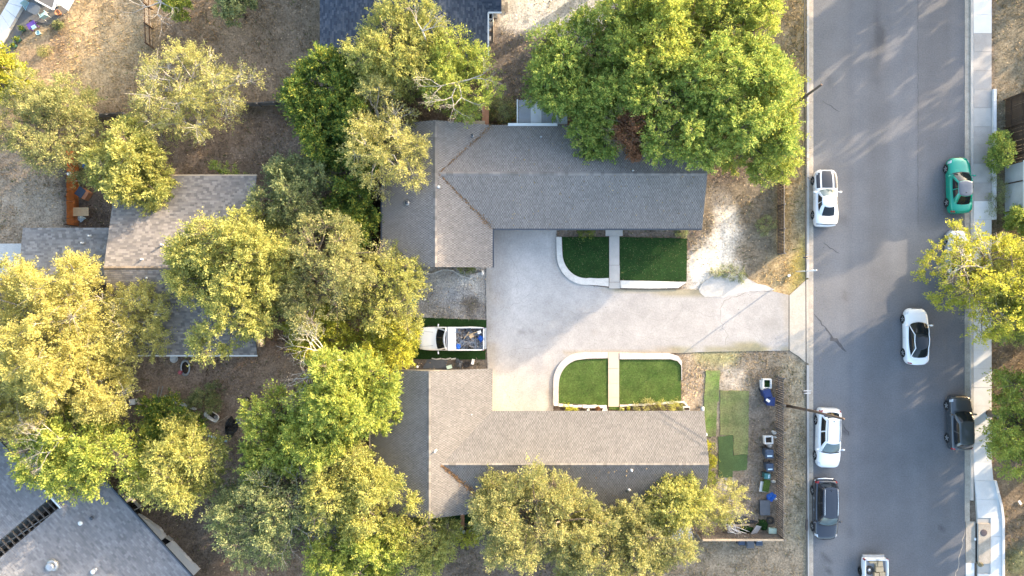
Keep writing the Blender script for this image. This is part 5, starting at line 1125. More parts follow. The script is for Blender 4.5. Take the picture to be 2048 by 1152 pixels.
def pickup(name, label, px, py, heading, L, Wd, bed, cabx, group='cars on the street'):
    z0 = P(px, py, .7); root = thing(name, label, 'pickup truck', (z0.x, z0.y, .002), R(heading), group); hw = Wd / 2
    st = [(.5, .62, .62), (.494, .78, .85), (.475, .88, .96), (.43, .95, 1.02), (.36, .985, 1.07), (.27, 1, 1.11), (.2, 1, 1.13), (cabx - .005, 1, 1.13)]
    tx = np.array([s[0] for s in st][::-1]); tw = np.array([s[1] for s in st][::-1]); tz = np.array([s[2] for s in st][::-1]); Kf = [0, .3, .58, .80, .92, .985, 1.0, 1.0, .985, .95]
    def sect(t):
        w_ = float(np.interp(t, tx, tw)) * hw; z_ = float(np.interp(t, tx, tz)); zs = [z_ + .03, z_ + .025, z_ + .012, z_ - .02, z_ - .07, z_ - .14, z_ - .27, .34 + (z_ - .34) * .42, .42, .34]
        return [(Kf[i] * w_, zs[i]) for i in range(10)]
    ts = np.linspace(cabx, .5, 24); rows = []
    for t in ts:
        s_ = sect(t); rows.append([(t * L, y_, z_) for y_, z_ in s_[::-1]] + [(t * L, -y_, z_) for y_, z_ in s_[1:]])
    mb = MB().grid(rows, flip=True); mb.add(rows[0], [tuple(range(len(rows[0])))]); mb.add(rows[-1], [tuple(range(len(rows[-1]) - 1, -1, -1))])
    obj('body', mb, M_white, root, world=False)
    def bs(t, k, lift=.008):
        s_ = sect(t); q = abs(k) * 6; i = min(int(q), 8); f = q - i; return (t * L, (1 if k >= 0 else -1) * (s_[i][0] * (1 - f) + s_[i + 1][0] * f + lift * (abs(k) > .8)), s_[i][1] * (1 - f) + s_[i + 1][1] * f + lift)
    for k in (.42, -.42): obj('hood_crease', MB().grid([[bs(.47 - .2 * i / 6, k * (1 - .04 * i) + d_, .006) for d_ in (-.012, .012)] for i in range(7)]), M_galv, root, world=False)
    xf, xb = .235 * L, (cabx + .004) * L; xtf, xtb = .105 * L, (cabx + .022) * L; zb, zt = 1.10, 1.78; wb, wt = hw * .93, hw * .74
    def ring(s):
        a = xf + (xtf - xf) * s; b = xb + (xtb - xb) * s; w_ = wb + (wt - wb) * s + .03 * math.sin(math.pi * s); z_ = zb + (zt - zb) * s; p = []
        for i in range(11): q = -1 + i / 5; p.append((a - .20 * q * q, q * w_, z_))
        for i in range(1, 10): p.append((a - .20 + (b - a + .20) * i / 10, w_, z_))
        for i in range(11): q = 1 - i / 5; p.append((b, q * w_, z_))
        for i in range(1, 10): p.append((b + (a - .20 - b) * i / 10, -w_, z_))
        return p
    rs = [ring(s) for s in (0, .33, .66, 1)]; obj('pillars', MB().grid([r_ + [r_[0]] for r_ in rs], flip=True), M_white, root, world=False)
    top = ring(1); cx = sum(p[0] for p in top) / len(top); caps = [top] + [[(cx + (p[0] - cx) * q, p[1] * q, p[2] + dz) for p in top] for q, dz in ((.94, .025), (.8, .04), (.4, .05))]
    mb = MB().grid([r_ + [r_[0]] for r_ in caps], flip=True); mb.add(caps[-1], [tuple(range(len(top)))]); obj('roof', mb, M_white, root, world=False)
    def G(i, s): a = ring(s); n = len(a); f = i - math.floor(i); return Vector(a[int(math.floor(i)) % n]) * (1 - f) + Vector(a[(int(math.floor(i)) + 1) % n]) * f
    def glass(nm, i0, i1, s0, s1, off):
        obj(nm, MB().grid([[tuple(G(i0 + (i1 - i0) * b / 8, s0 + (s1 - s0) * a / 3) + Vector(off)) for b in range(9)] for a in range(4)], flip=True), M_glass, root, world=False)
    glass('windshield', .5, 9.5, .03, .96, (.008, 0, .010)); glass('rear_window', 21.2, 28.8, .2, .92, (-.012, 0, 0)); glass('side_window', 11.5, 18.5, .1, .9, (0, .010, .004)); glass('side_window', 38.5, 31.5, .1, .9, (0, -.010, .004))
    # load bed: floor, side walls, head board and tailgate, each a panel of its own
    b1 = cabx * L - .05; b0 = -.5 * L; zf, zw = .72, 1.16
    obj('bed_floor', MB().box(((b0 + b1) / 2, 0, zf - .05), (b1 - b0 - .06, Wd - .12, .10)), M_metalg, root, world=False)
    for sg in (1, -1):
        n = 10; rws = []
        for i in range(n + 1):
            x_ = b0 + .02 + (b1 - b0 - .02) * i / n; ft_ = .03 * math.exp(-((x_ + .27 * L) / .35) ** 2); e = .06 * max(0, 1 - i / 1.2)
            rws.append([(x_, sg * (hw - .10), zf), (x_, sg * (hw - .10), zw - .01), (x_, sg * (hw - .09), zw), (x_, sg * (hw - .03 - e * .5), zw), (x_, sg * (hw - e), zw - .05), (x_, sg * (hw + ft_ - e), .85), (x_, sg * (hw + ft_ - e), .55), (x_, sg * (hw - .05 - e), .42)])
        mb = MB().grid(rws, flip=(sg > 0)); mb.add(rws[0], [tuple(range(8))]); mb.add(rws[-1], [tuple(range(8))]); obj('bed_side', mb, M_white, root, world=False)
        obj('tail_light', MB().box((b0 + .07, sg * (hw - .055), .98), (.10, .10, .32)), M_red, root, world=False)
    obj('tailgate', MB().box((b0 + .045, 0, .87), (.07, Wd - .26, .58)).box((b0 + .045, 0, 1.165), (.085, Wd - .26, .02)), M_white, root, world=False)
    obj('tailgate_handle', MB().box((b0 + .04, 0, 1.18), (.07, .22, .03)), M_galv, root, world=False)
    obj('head_board', MB().box((b1 - .03, 0, .93), (.06, Wd - .2, .48)), M_white, root, world=False)
    obj('rear_bumper', MB().box((b0 - .09, 0, .55), (.16, Wd - .2, .16)), M_galv, root, world=False)
    wr_ = .38
    for xs in (.315, -.27):
        for sg in (1, -1):
            yw = sg * (hw - .10); cxw = xs * L; n = 18
            wo_ = obj('wheel', MB().grid([[(cxw + wr_ * rad * math.cos(2 * math.pi * i / n), yw + sg * .03, wr_ + wr_ * rad * math.sin(2 * math.pi * i / n)) for rad in (0.05, .7)] for i in range(n + 1)]), M_rim, root, world=False)
            obj('tyre', MB().grid([[(cxw + wr_ * rad * math.cos(2 * math.pi * i / n), yw + sg * dy, wr_ + wr_ * rad * math.sin(2 * math.pi * i / n)) for dy, rad in [(.12, .70), (.13, .93), (.08, 1.0), (-.08, 1.0), (-.12, .9)]] for i in range(n + 1)]), M_rubber, wo_, world=False)
            R2 = wr_ * 1.15; yA = sg * (hw + .004 + (.034 if xs < 0 else 0)); pts_ = [(cxw + R2 * math.cos(math.pi * i / 12), yA, wr_ * .95 + R2 * .9 * math.sin(math.pi * i / 12)) for i in range(13)]
            obj('wheel_arch', MB().add(pts_ + [(cxw - R2, yA, .36), (cxw + R2, yA, .36)], [tuple(range(15))]), M_void, root, world=False)
    for sg in (1, -1):
        obj('mirror', MB().box((.19 * L, sg * (hw + .16), 1.22), (.08, .20, .20), sg * .15).tube([(.195 * L, sg * (hw - .06), 1.14), (.19 * L, sg * (hw + .10), 1.18)], .02, 5), M_white, root, world=False)
        obj('headlight', MB().grid([[bs(.492 - .02 * i / 3, sg * (.55 + .4 * j / 3), .012) for j in range(4)] for i in range(4)]), M_lamp, root, world=False)
    obj('front_bumper', MB().tube([(.47 * L, -hw * .95, .55), (.503 * L, -hw * .5, .56), (.508 * L, 0, .56), (.503 * L, hw * .5, .56), (.47 * L, hw * .95, .55)], .09, 6), M_chrome, root, world=False)
    def tw(x_, y_, z_):
        c_, s_ = math.cos(R(heading)), math.sin(R(heading)); return Vector((z0.x + x_ * c_ - y_ * s_, z0.y + x_ * s_ + y_ * c_, z_))
    return root, tw, b0, b1, hw, zf
pk, tw, b0, b1, hw, zf = pickup('pickup_truck', 'white pickup truck with scrap in its bed parked on the green turf strip', 903, 677, 180, 5.45, 1.95, 0, .06)
bx_ = thing('truck_toolbox', 'white metal toolbox across the front of the scrap filled truck bed', 'toolbox', tuple(tw(b1 - .36, 0, 1.16)), R(180))
obj('box', MB().box((0, 0, -.2), (.62, 1.66, .42)), M_white, bx_, world=False); obj('lid', MB().box((0, 0, .04), (.66, 1.72, .06)), M_white, bx_, world=False)
for sg in (1, -1): obj('latch', MB().box((-.25, sg * .55, .08), (.12, .06, .02)), M_galv, bx_, world=False)
rr = random.Random(5); mb = MB()
for i in range(170):
    p = tw(rr.uniform(b0 + .14, b1 - .72), rr.uniform(-hw + .18, hw - .18), zf + .05 + abs(rr.gauss(0, .13))); t = rr.random()
    c = rr.choice([(.05, .05, .055), (.11, .10, .09), (.16, .12, .09), (.07, .075, .09), (.28, .26, .24), (.03, .03, .03), (.13, .09, .06)])
    if t < .5: mb.box(tuple(p), (rr.uniform(.06, .35), rr.uniform(.03, .14), rr.uniform(.02, .1)), rr.uniform(0, 3), c, (rr.uniform(-.5, .5), rr.uniform(-.5, .5)))
    elif t < .8: a = rr.uniform(0, 6.3); l_ = rr.uniform(.1, .45); mb.tube([p, p + Vector((math.cos(a) * l_, math.sin(a) * l_, rr.uniform(-.05, .12)))], rr.uniform(.01, .03), 5, c)
    else: mb.torus(tuple(p), rr.uniform(.05, .13), .015, 10, 4, c)
M_scrap = mat('scrap', (1, 1, 1), .7, .1, 5, .1, 20, attr=True)
s_ = obj('scrap', mb, M_scrap); tag(s_, 'heap of small metal scrap filling the pickup truck bed', 'scrap heap', None, 'stuff')
def item(name, label, cat, mb, m, group=None): return tag(obj(name, mb, m), label, cat, group)
def crumple(c, r, seed, sx=1.0, sy=1.0, h=.3, rz=0.0, n=12, m_=6):
    rr = random.Random(seed); rows = []
    for i in range(m_ + 1):
        t = i / m_; row = []
        for k in range(n):
            a = 2 * math.pi * k / n; q = r * t * (1 + .35 * rr.uniform(-1, 1)); x = q * math.cos(a) * sx; y = q * math.sin(a) * sy
            row.append((c[0] + x * math.cos(rz) - y * math.sin(rz), c[1] + x * math.sin(rz) + y * math.cos(rz), c[2] + h * (1 - t * t) * (.75 + .5 * rr.random()) if t < 1 else c[2] - .02))
        rows.append(row + [row[0]])
    return MB().grid(rows, smooth=False)
for (a, b, rz, sx, l_) in ((b0 + .30, -.05, .3, .9, 'crumpled blue tarp at the tailgate end of the scrap truck bed'), (b1 - .85, .62, 0, .8, 'blue plastic bag in the scrap truck bed beside the toolbox')):
    p = tw(a, b, zf + .25); item('blue_tarp', l_, 'tarp', crumple(p, .25, 7, sx, 1.2, .15), M_tarp)
p = tw(b0 + .40, -.55, zf + .33); item('paint_bucket', 'white box in the corner of the scrap truck bed', 'box', MB().box(tuple(p), (.30, .24, .18), .3), M_pvc)
for i, (a, b, l, rz, lb) in enumerate(((1.45, -.28, .7, .9, 'long pale board lying diagonally in the scrap truck bed'), (.95, -.45, .9, .35, 'second pale stick lying along the scrap truck bed'))):
    p = tw(b0 + a, b, zf + .40); item('board', lb, 'board', MB().box(tuple(p), (l, .06, .03), math.pi + rz, None, (0, .1)), M_card)
p = tw(b0 + 1.05, -.22, zf + .36); item('cardboard_piece', 'torn cardboard piece on top of the truck bed scrap', 'cardboard', MB().box(tuple(p), (.34, .26, .06), .5, None, (.2, .1)), M_card)
pk2, tw, b0, b1, hw, zf = pickup('pickup_truck', 'white pickup truck carrying tan boxes and a spare tyre at the bottom edge', 1748, 1182, 270, 5.6, 1.98, 0, .02)
for i, (a, b, sx, sy, lb) in enumerate(((.42, .28, .42, .55, 'tan carton behind the tailgate, upper one in the pickup bed'), (.88, .30, .40, .60, 'tan carton below the upper carton in the pickup bed'), (1.32, .52, .42, .46, 'tan carton at the side wall of the pickup bed'), (1.34, .05, .36, .34, 'small tan carton beside the spare tyre in the pickup bed'), (1.8, .0, .4, .9, 'wide tan carton deeper in the pickup bed'), (.28, -.25, .16, .5, 'pale carton edge behind the tailgate left side'))):
    p = tw(b0 + a, b, zf + .17); item('carton', lb, 'carton', MB().box((p.x, p.y, p.z), (sy, sx, .34), random.uniform(-.05, .05)), M_card, 'cartons in the pickup bed')
sp = tw(b0 + 1.02, -.46, zf + .1); t_ = thing('spare_tyre', 'spare tyre lying flat in the pickup bed beside the cartons', 'spare tyre', tuple(sp))
obj('tyre', MB().torus((0, 0, .02), .27, .10, 22, 8), M_tyre_out, t_, world=False); obj('rim', MB().lathe((0, 0, -.02), [(.2, 0), (.19, .06), (.06, .08), (.05, .11), (.01, .11)], 16), M_rim, t_, world=False)
item('strap', 'dark tie strap over the cartons by the pickup tailgate', 'strap', MB().tube([tw(b0 + .05, .1, 1.17), tw(b0 + .3, .1, zf + .37), tw(b0 + .6, .1, zf + .37)], .02, 5), M_black)

# ------------------------------------------------------------------ poles, cables
def pole(name, label, bp, top, m, r0=.125, r1=.085, ztop=10.0):
    root = thing(name, label, 'utility pole', tuple(P(*bp)), 0, 'utility poles along the street'); a = P(*bp); b = P(*top, ztop); d = b - a
    obj('shaft', MB().tube([Vector((0, 0, -.2)), d * .5 + Vector((.06, .05, 0)), d], [r0, (r0 + r1) / 2, r1], 10), m, root, world=False)
    obj('step_collar', MB().lathe(tuple(d * .72), [(.16, 0), (.16, .12)], 10), M_iron, root, world=False)
    obj('pole_cap', MB().lathe(tuple(d), [(r1, -.02), (r1 * 1.1, .02), (.01, .05)], 10), m, root, world=False)
    return root
pole('utility_pole', 'dark wooden utility pole leaning out of the green tree over the street', (1548, 238), (1642, 170), M_pole, ztop=9.5)
pole('utility_pole', 'brown wooden utility pole standing behind the slatted fence by the white crossover', (1574, 812), (1687, 838), M_pole, ztop=9.5)
def cable(label, px0, px1, z, r):
    pts = []
    for i in range(25):
        t = i / 24; pts.append(P(px0 + (px1 - px0) * t, -260 + 1700 * t, z - .5 * math.sin(math.pi * ((t * 2.2) % 1))))
    return tag(obj('overhead_cable', MB().tube(pts, r, 6), M_black), label, 'cable', 'overhead cables')
cable('thick black overhead cable running along the left kerb', 1607, 1616.5, 6.0, .034); cable('thin black overhead cable just beside the thick one', 1609.5, 1613.5, 6.2, .02)
for (a, b, lb) in ((1614, 515, 'small wooden bracket hanging on the cable near the white post'), (1612, 784, 'small grey bracket hanging on the cable above the slatted fence')):
    t_ = thing('cable_bracket', lb, 'cable bracket', tuple(P(a, b, 5.9)), 0, 'cable brackets')
    obj('arm', MB().box((.1, .09, 0), (.56, .07, .06)), M_railwood if b < 600 else M_galv, t_, world=False); obj('arm', MB().box((.1, -.09, 0), (.5, .07, .06)), M_railwood if b < 600 else M_galv, t_, world=False); obj('clamp', MB().box((-.15, 0, .02), (.3, .09, .12)), M_black, t_, world=False)
p = P(1592, 543); t_ = thing('white_post', 'slim white post leaning toward the street in the yellow verge grass', 'post', tuple(p))
obj('shaft', MB().tube([(0, 0, 0), Vector(P(1633, 540.5, 3.9)) - p], [.06, .05], 8), M_trim, t_, world=False); obj('collar', MB().lathe((.5, .05, 1.9), [(.08, 0), (.08, .1)], 8), M_galv, t_, world=False)
item('utility_box', 'small white utility box in the dry verge beside the slim white post', 'utility box', MB().box(tuple(P(1578, 551, .15)), (.17, .15, .32), .5).box(tuple(P(1578, 551, .32)), (.20, .18, .04), .5), M_conc_pale)
item('storm_grate', 'dark metal strip in the verge beside the black sport utility vehicle', 'grate', MB().box(tuple(P(1613, 1050, .05)), (.14, .95, .26)), M_iron)

# ------------------------------------------------------------------ wheelie bins and yard junk by the slatted fence
def cart(label, px, py, rz, m, sc=1.0, open_=False, tagm=None, group='wheeled trash carts'):
    root = thing('trash_cart', label, 'trash cart', tuple(P(px, py, .9 * sc).xy) + (0,), rz, group)
    obj('bin', MB().box((0, 0, .5 * sc), (.62 * sc, .66 * sc, .92 * sc), taper=.78), m, root, world=False)
    lid = MB().box((0, -.02, .99 * sc), (.66 * sc, .70 * sc, .05)).box((0, -.05, 1.03 * sc), (.5 * sc, .5 * sc, .04)) if not open_ else MB().box((0, .40 * sc, .75 * sc), (.64 * sc, .06, .62 * sc), tilt=(.2, 0))
    obj('lid', lid, m, root, world=False)
    obj('handle', MB().tube([(-.22 * sc, .36 * sc, .95 * sc), (-.22 * sc, .43 * sc, .97 * sc), (.22 * sc, .43 * sc, .97 * sc), (.22 * sc, .36 * sc, .95 * sc)], .018, 6), M_black, root, world=False)
    for sg in (1, -1): obj('wheel', MB().tube([(sg * .24 * sc, .32 * sc, .12), (sg * .30 * sc, .32 * sc, .12)], .12, 12), M_black, root, world=False)
    if tagm: obj('sticker', MB().box((0, -.17 * sc, 1.055 * sc), (.42 * sc, .11 * sc, .006)), tagm, root, world=False)
    return root
M_stick = mat('pale_sticker', (.45, .60, .68), .4, .1, 5, 0); M_stick2 = mat('white_sticker', (.7, .72, .74), .4, .05, 5, 0)
cart('navy blue trash cart below the upper white planter by the fence', 1534, 787, .3, M_blue_bin)
cart('navy blue trash cart with a white paper on its lid by the fence', 1541, 802, -.1, M_blue_bin)
item('paper_sheet', 'white paper sheet lying on the lid of the navy blue cart', 'paper', MB().box(tuple(P(1536, 801, 1.10)), (.34, .20, .01), -.6), M_stick2)
cart('slate blue trash cart with a pale sticker, upper one of the row by the fence', 1538, 907, .02, M_slate_bin, tagm=M_stick)
cart('slate blue trash cart with a small sticker, below the upper one by the fence', 1539, 934, .05, M_slate_bin, .9, tagm=M_stick)
cart('small dark teal trash cart above the turf roll by the fence', 1534, 952, 1.5, M_teal, .7, tagm=M_stick)
cart('slate trash cart outside the fence bottom with its lid up, left of the three', 1483, 1083, math.pi, M_slate_bin, .82, tagm=M_stick2)
cart('dark grey trash cart outside the fence bottom, middle of the three', 1500, 1088, math.pi, M_grey_bin, .95)
cart('slate trash cart outside the fence bottom, right of the three', 1518, 1084, math.pi, M_slate_bin, .82, tagm=M_stick2)
def frame_planter(label, px, py, w_, l_, rz, m, fill):
    t_ = thing('planter_frame', label, 'planter', tuple(P(px, py)), rz, 'white planters by the fence')
    for sg in (1, -1):
        obj('side_board', MB().box((sg * w_ / 2, 0, .22), (.09, l_, .44)), m, t_, world=False); obj('end_board', MB().box((0, sg * (l_ / 2 - .045), .215), (w_ - .10, .09, .43)), m, t_, world=False)
    obj('filling', MB().box((0, 0, .12), (w_ - .1, l_ - .2, .2)), fill, t_, world=False)
frame_planter('white open planter with weeds in it, upper one by the fence', 1531, 766, .62, .80, 0, M_trim, M_turf_dark)
frame_planter('white open square frame planter, lower one by the fence', 1534, 878, .62, .66, .05, M_trim, M_soil)
p = P(1521, 770); item('white_board', 'white board leaning on the side of the upper white planter', 'board', MB().box((p.x, p.y, .25), (.08, .85, .5), .03, None, (0, .15)), M_trim)
p = P(1537, 889); item('stump', 'pale round stump below the lower white planter', 'stump', MB().lathe((p.x, p.y, 0), [(.22, 0), (.21, .3), (.02, .32)], 12), M_concrete)
for i, (a, b, s_, lb) in enumerate(((1548, 865, .22, 'pale rock against the fence beside the lower white planter'), (1550, 874, .16, 'small pale rock against the fence by the lower planter'), (1547, 963, .2, 'pale rock at the fence beside the turf roll'), (1551, 997, .15, 'pale block at the fence beside the blue tarp'))):
    p = P(a, b); item('rock', lb, 'rock', crumple((p.x, p.y, 0), s_, 40 + i, 1, .8, s_ * 1.1, 0, 9, 4), M_stone, 'rocks by the fence')
p = P(1525, 972); item('wood_sheet', 'white panel lying under the green turf roll', 'panel', MB().box((p.x, p.y, .2), (.62, .85, .05), -.15, None, (0, .12)), M_conc_pale)
p = P(1533, 972, .4); item('turf_roll', 'green artificial turf sheet laid over a box by the fence', 'turf roll', MB().box((p.x, p.y, .36), (.55, 1.0, .05), -.18, None, (0, .08)).box((p.x, p.y, .17), (.45, .85, .33), -.18), M_turf)
p = P(1541, 995); item('blue_tarp', 'bright blue crumpled tarp on the ground by the fence', 'tarp', crumple((p.x, p.y, 0.03), .45, 3, 1.1, .7, .32, .6, 14, 6), M_tarp)
p = P(1527, 1013); item('tote_lid', 'dark grey rectangular tote lid on the ground below the blue tarp', 'tote', MB().box((p.x, p.y, .16), (.78, 1.18, .32)).box((p.x, p.y, .34), (.84, 1.24, .05)), M_grey_bin)
p = P(1540, 1040); t_ = item('tyre', 'old tyre lying flat near the fence corner', 'tyre', MB().torus((p.x, p.y, .1), .26, .085, 22, 8), M_tyre_out); 
p = P(1542, 1059); item('storage_bin', 'pale green and white plastic bin at the fence corner', 'bin', MB().box((p.x, p.y, .17), (.62, .40, .34), -.05, taper=.9).box((p.x, p.y, .36), (.66, .44, .05), -.05), M_mint)
p = P(1470, 1040); item('black_sheet', 'black plastic sheet lying under the white pipes', 'sheet', crumple((p.x - .2, p.y, .02), 1.5, 9, 1.15, .30, .10, -.05, 16, 6), M_burlap)
pr = random.Random(4)
for i in range(9):
    a = P(1450 + pr.uniform(-3, 6), 1046 + i * 2.2); an = -.38 + pr.uniform(-.22, .2); l_ = pr.uniform(1.2, 2.0); d = Vector((math.cos(an), math.sin(an), 0)); nn = Vector((-d.y, d.x, 0)); z = .18 + .03 * (i % 4)
    item('pipe', 'white plastic pipe of the loose bundle in the fenced yard corner', 'pipe', MB().tube([a + Vector((0, 0, z)), a + d * l_ * .4 + nn * .12 + Vector((0, 0, z + .05)), a + d * l_ + Vector((0, 0, z))], .024, 6), M_pvc, 'white pipes in the yard corner')
p = P(1462, 1054); item('hose', 'white hose coil lying among the pipes', 'hose', MB().torus((p.x, p.y, .3), .28, .02, 24, 6, sy=1.2), M_pvc)
p = P(1488, 1049); item('board', 'pale wooden board lying across the pipe pile', 'board', MB().box((p.x - .4, p.y, .22), (1.6, .12, .04), .08), M_railwood)
p = P(1509, 1058); item('corrugated_sheet', 'grey corrugated sheet leaning in the yard corner', 'corrugated sheet', MB().box((p.x, p.y, .34), (.62, .95, .04), -.5, None, (.2, .5)), M_metalg)
p = P(1495, 1058); item('turf_heap', 'heap of dark green turf scraps in the yard corner', 'turf heap', crumple((p.x, p.y, .02), .5, 12, 1.1, .55, .25), M_turf_dark)
p = P(1525, 1050); item('turf_heap', 'green turf scrap lying beside the old tyre', 'turf heap', crumple((p.x, p.y, .02), .62, 13, .9, .8, .2), M_turf_dark)
p = P(1404, 823, .9); t_ = thing('water_heater', 'grey metal cylinder standing tilted at the south house corner', 'tank', (p.x, p.y, 0))
obj('tank', MB().tube([(0, .42, 1.0), (.02, -.35, .95)], .17, 14), M_galv, t_, world=False); obj('cap', MB().tube([(.02, -.35, .95), (.02, -.47, .94)], .10, 10), M_darktrim, t_, world=False); obj('stand', MB().box((0, .25, .42), (.2, .1, .84)).box((0, -.2, .42), (.2, .1, .84)), M_darktrim, t_, world=False)
p = P(1408, 868); item('hose_reel', 'small white hose reel by the south house end wall', 'hose reel', MB().lathe((p.x, p.y, 0), [(.16, 0), (.16, .3), (.1, .34)], 12).box((p.x + .12, p.y, .15), (.2, .2, .3)), M_trim)
p = P(1366, 806); t_ = thing('trough', 'white rectangular trough planter at the right end of the flower bed', 'planter', tuple(P(1371, 816)))
obj('trough_body', MB().box((0, 0, .2), (.55, .30, .4)), M_pot_white, t_, world=False); obj('soil', MB().box((0, 0, .405), (.45, .22, .02)), M_soil, t_, world=False)
block_row('stone_edging', 'short white block row at the right end of the flower bed', [(1365, 802), (1371, 808), (1376, 814)], 3, M_stone, (.3, .14, .18), .1, 9)
def pot(label, px, py, r, h, m, plant=None, group='plant pots', z=0):
    p = P(px, py); t_ = thing('plant_pot', label, 'plant pot', (p.x, p.y, z), 0, group)
    obj('pot', MB().lathe((0, 0, 0), [(r * .72, 0), (r, h), (r * 1.08, h), (r * 1.08, h + .04), (r * .9, h + .04), (r * .88, h - .03)], 16), m, t_, world=False); obj('soil', MB().lathe((0, 0, h - .05), [(r * .87, 0), (.01, .01)], 14), M_soil, t_, world=False)
    if plant:
        rr = np.random.default_rng(int(px)); n = 160; q = rr.normal(0, r * .55, (n, 3)); q[:, 2] = h + np.abs(q[:, 2]) * 1.2; V, Fq, c = leaves_mesh(q, rr.normal(0, 1, (n, 3)) + (0, 0, .5), PALS[plant], .11, rr, rr.random(n)); npmesh('plant', V, Fq, c, M_leaf, 'FACE', t_)
    return t_
for a in (('yellow flowered pot at the left of the south flower bed', 1136, 818.5, .15, .2, M_terra, 'lime'), ('yellow ringed pot, second from the left in the flower bed', 1151, 819, .17, .2, M_tan, 'lime'), ('small white pot in the middle of the left flower bed', 1176, 819.5, .11, .18, M_pot_white, None),
          ('brown pot with a dry plant left of the south walkway', 1195, 816, .16, .2, M_terra, 'rust'), ('round pale pot just left of the south walkway', 1209, 819, .19, .22, M_pot_white, None), ('round pale pot just right of the south walkway', 1243, 819, .18, .22, M_pot_white, 'yellow'), ('small white pot with a plant right of the walkway', 1256, 816, .12, .2, M_pot_white, 'lime'),
          ('dark blue glazed pot in the right flower bed', 1266, 815, .16, .24, M_pot_dark, None)): pot(*a)
p = P(1228, 816); item('doormat', 'small bright green mat at the end of the south walkway', 'mat', MB().box((p.x, p.y, .06), (.85, .26, .05)), M_turf)
for a in ((1128, 'white pot left of the three below the gable end', 913), (0, 'white pot in the middle of the three below the gable end', 928), (0, 'pale pot right of the three below the gable end', 940)): pot(a[1], a[2], 1062, .12, .2, M_pot_white, None)
p = P(921, 1056); item('grey_stone', 'grey flat stone above the three white pots', 'stone', crumple((p.x, p.y, 0), .22, 61, .8, 1.1, .2, 0, 9, 4), M_concrete)
# items between the truck turf and the south house
p = P(903, 733); item('mint_tote', 'mint green plastic tote beside the south house back eave', 'tote', MB().box((p.x - .15, p.y, .2), (.42, .26, .4), .3, taper=.9).box((p.x - .15, p.y, .41), (.46, .30, .04), .3), M_mint)
p = P(917, 727); item('tarp_bundle', 'grey plastic covered bundle beside the south house back eave', 'bundle', crumple((p.x, p.y, .02), .38, 31, .8, 1.1, .35), M_grey_bin)
p = P(933, 729); item('tyre', 'small tyre lying beside the south house back eave', 'tyre', MB().torus((p.x, p.y, .09), .2, .07, 20, 8), M_tyre_out)
p = P(946, 723); item('white_crate', 'white crate beside the tyre behind the south house', 'crate', MB().box((p.x, p.y, .2), (.22, .42, .4), -.25), M_trim)
p = P(872, 727); item('paver_pad', 'dark paved patch below the white bricks by the truck', 'paving', MB().prism([P2(855, 719), P2(895, 719), P2(892, 737), P2(845, 737)], -.05, .03), M_grey_bin)
p = P(838, 731); item('garden_lamp', 'small white lamp on a stake under the tree by the south house', 'lamp', MB().lathe((p.x, p.y, 0), [(.03, 0), (.03, .9), (.1, .95), (.1, 1.1), (.02, 1.15)], 10), M_trim)
p = P(786, 733); item('black_crate', 'black box under the tree near the south house corner', 'box', MB().box((p.x, p.y, .3), (.55, .4, .6)), M_black)
p = P(848, 600, .5); item('teal_bin', 'teal plastic bin under the tree at the gravel yard edge', 'bin', MB().box((p.x - 1.0, p.y + .1, .3), (.9, .8, .6), .1, taper=.9), M_teal)
p = P(850, 599); item('white_stone', 'white square paper scrap on the gravel yard', 'paper', MB().box((p.x, p.y, .03), (.2, .17, .03), .4), M_trim)
p = P(964, 545); item('white_gnome', 'white lumpy stone at the north house lower right corner', 'stone', crumple((p.x, p.y, 0), .2, 71, .7, 1.2, .4), M_pot_white)
item('white_brick', 'white brick on the soil above the rounded north turf', 'brick', MB().box(tuple(P(1133, 459.5, .05)), (.16, .08, .1)), M_trim)
# patio in the upper left
pat = thing('building', 'corner of a dark roofed building with white gutter at the top left', 'building', tuple(P(105, -10)))
zz = 2.6
obj('roof', MB().prism([P2(70, -30, zz), P2(72, 0, zz), P2(106, 19, zz), P2(112, -2, zz), P2(114, -40, zz)], zz, zz + .14), M_underroof, pat)
obj('side_roof', MB().prism([P2(113, -3, zz), P2(111, 4, zz), P2(133, 19, zz), P2(150, -12, zz), P2(150, -40, zz), P2(114, -40, zz)], zz - .25, zz - .12), M_metalw, pat)
obj('wall', MB().prism([P2(80, -60), P2(84, -6), P2(102, 4), P2(140, -30), P2(140, -60)], -.1, 2.4), M_wallblue, pat)
for a, b in (((71, 0), (106, 19)), ((106.5, 19), (112, -3))):
    pa, pb = P(*a, zz + .1), P(*b, zz + .1); d = pb - pa; obj('gutter', MB().box(tuple((pa + pb) / 2), (d.length, .11, .12), math.atan2(d.y, d.x)), M_trim, pat)
sr = thing('flat_roof', 'long pale concrete walkway cover running diagonally at the top left corner', 'walkway cover', tuple(P(20, 40)))
zz = .35
for i in range(5):
    t0, t1 = i / 5, (i + 1) / 5 - .006
    L0, L1 = np.array((22, -6)), np.array((-12, 52)); R0, R1 = np.array((54, -6)), np.array((-4, 96))
    q = [L0 + (L1 - L0) * t0, R0 + (R1 - R0) * t0, R0 + (R1 - R0) * t1, L0 + (L1 - L0) * t1]
    obj('panel', MB().prism([P2(*c, zz) for c in q], -.05, zz), M_conc_pale, sr)
struct(sheet('patio', [(55, -6), (160, -40), (136, 22), (100, 50), (60, 40), (30, 90), (4, 108), (-5, 97)], .035, M_paved, (.155, .15, .142), [], .5, .12))
tb = thing('patio_table', 'grey rounded patio table between the two aqua chairs', 'table', tuple(P(79, 24)), -.5)
obj('tabletop', MB().prism([(.52 * math.copysign(abs(math.cos(a)) ** .5, math.cos(a)), .42 * math.copysign(abs(math.sin(a)) ** .5, math.sin(a))) for a in np.linspace(0, 2 * math.pi, 24, endpoint=False)], .70, .74), M_tabletop, tb, world=False)
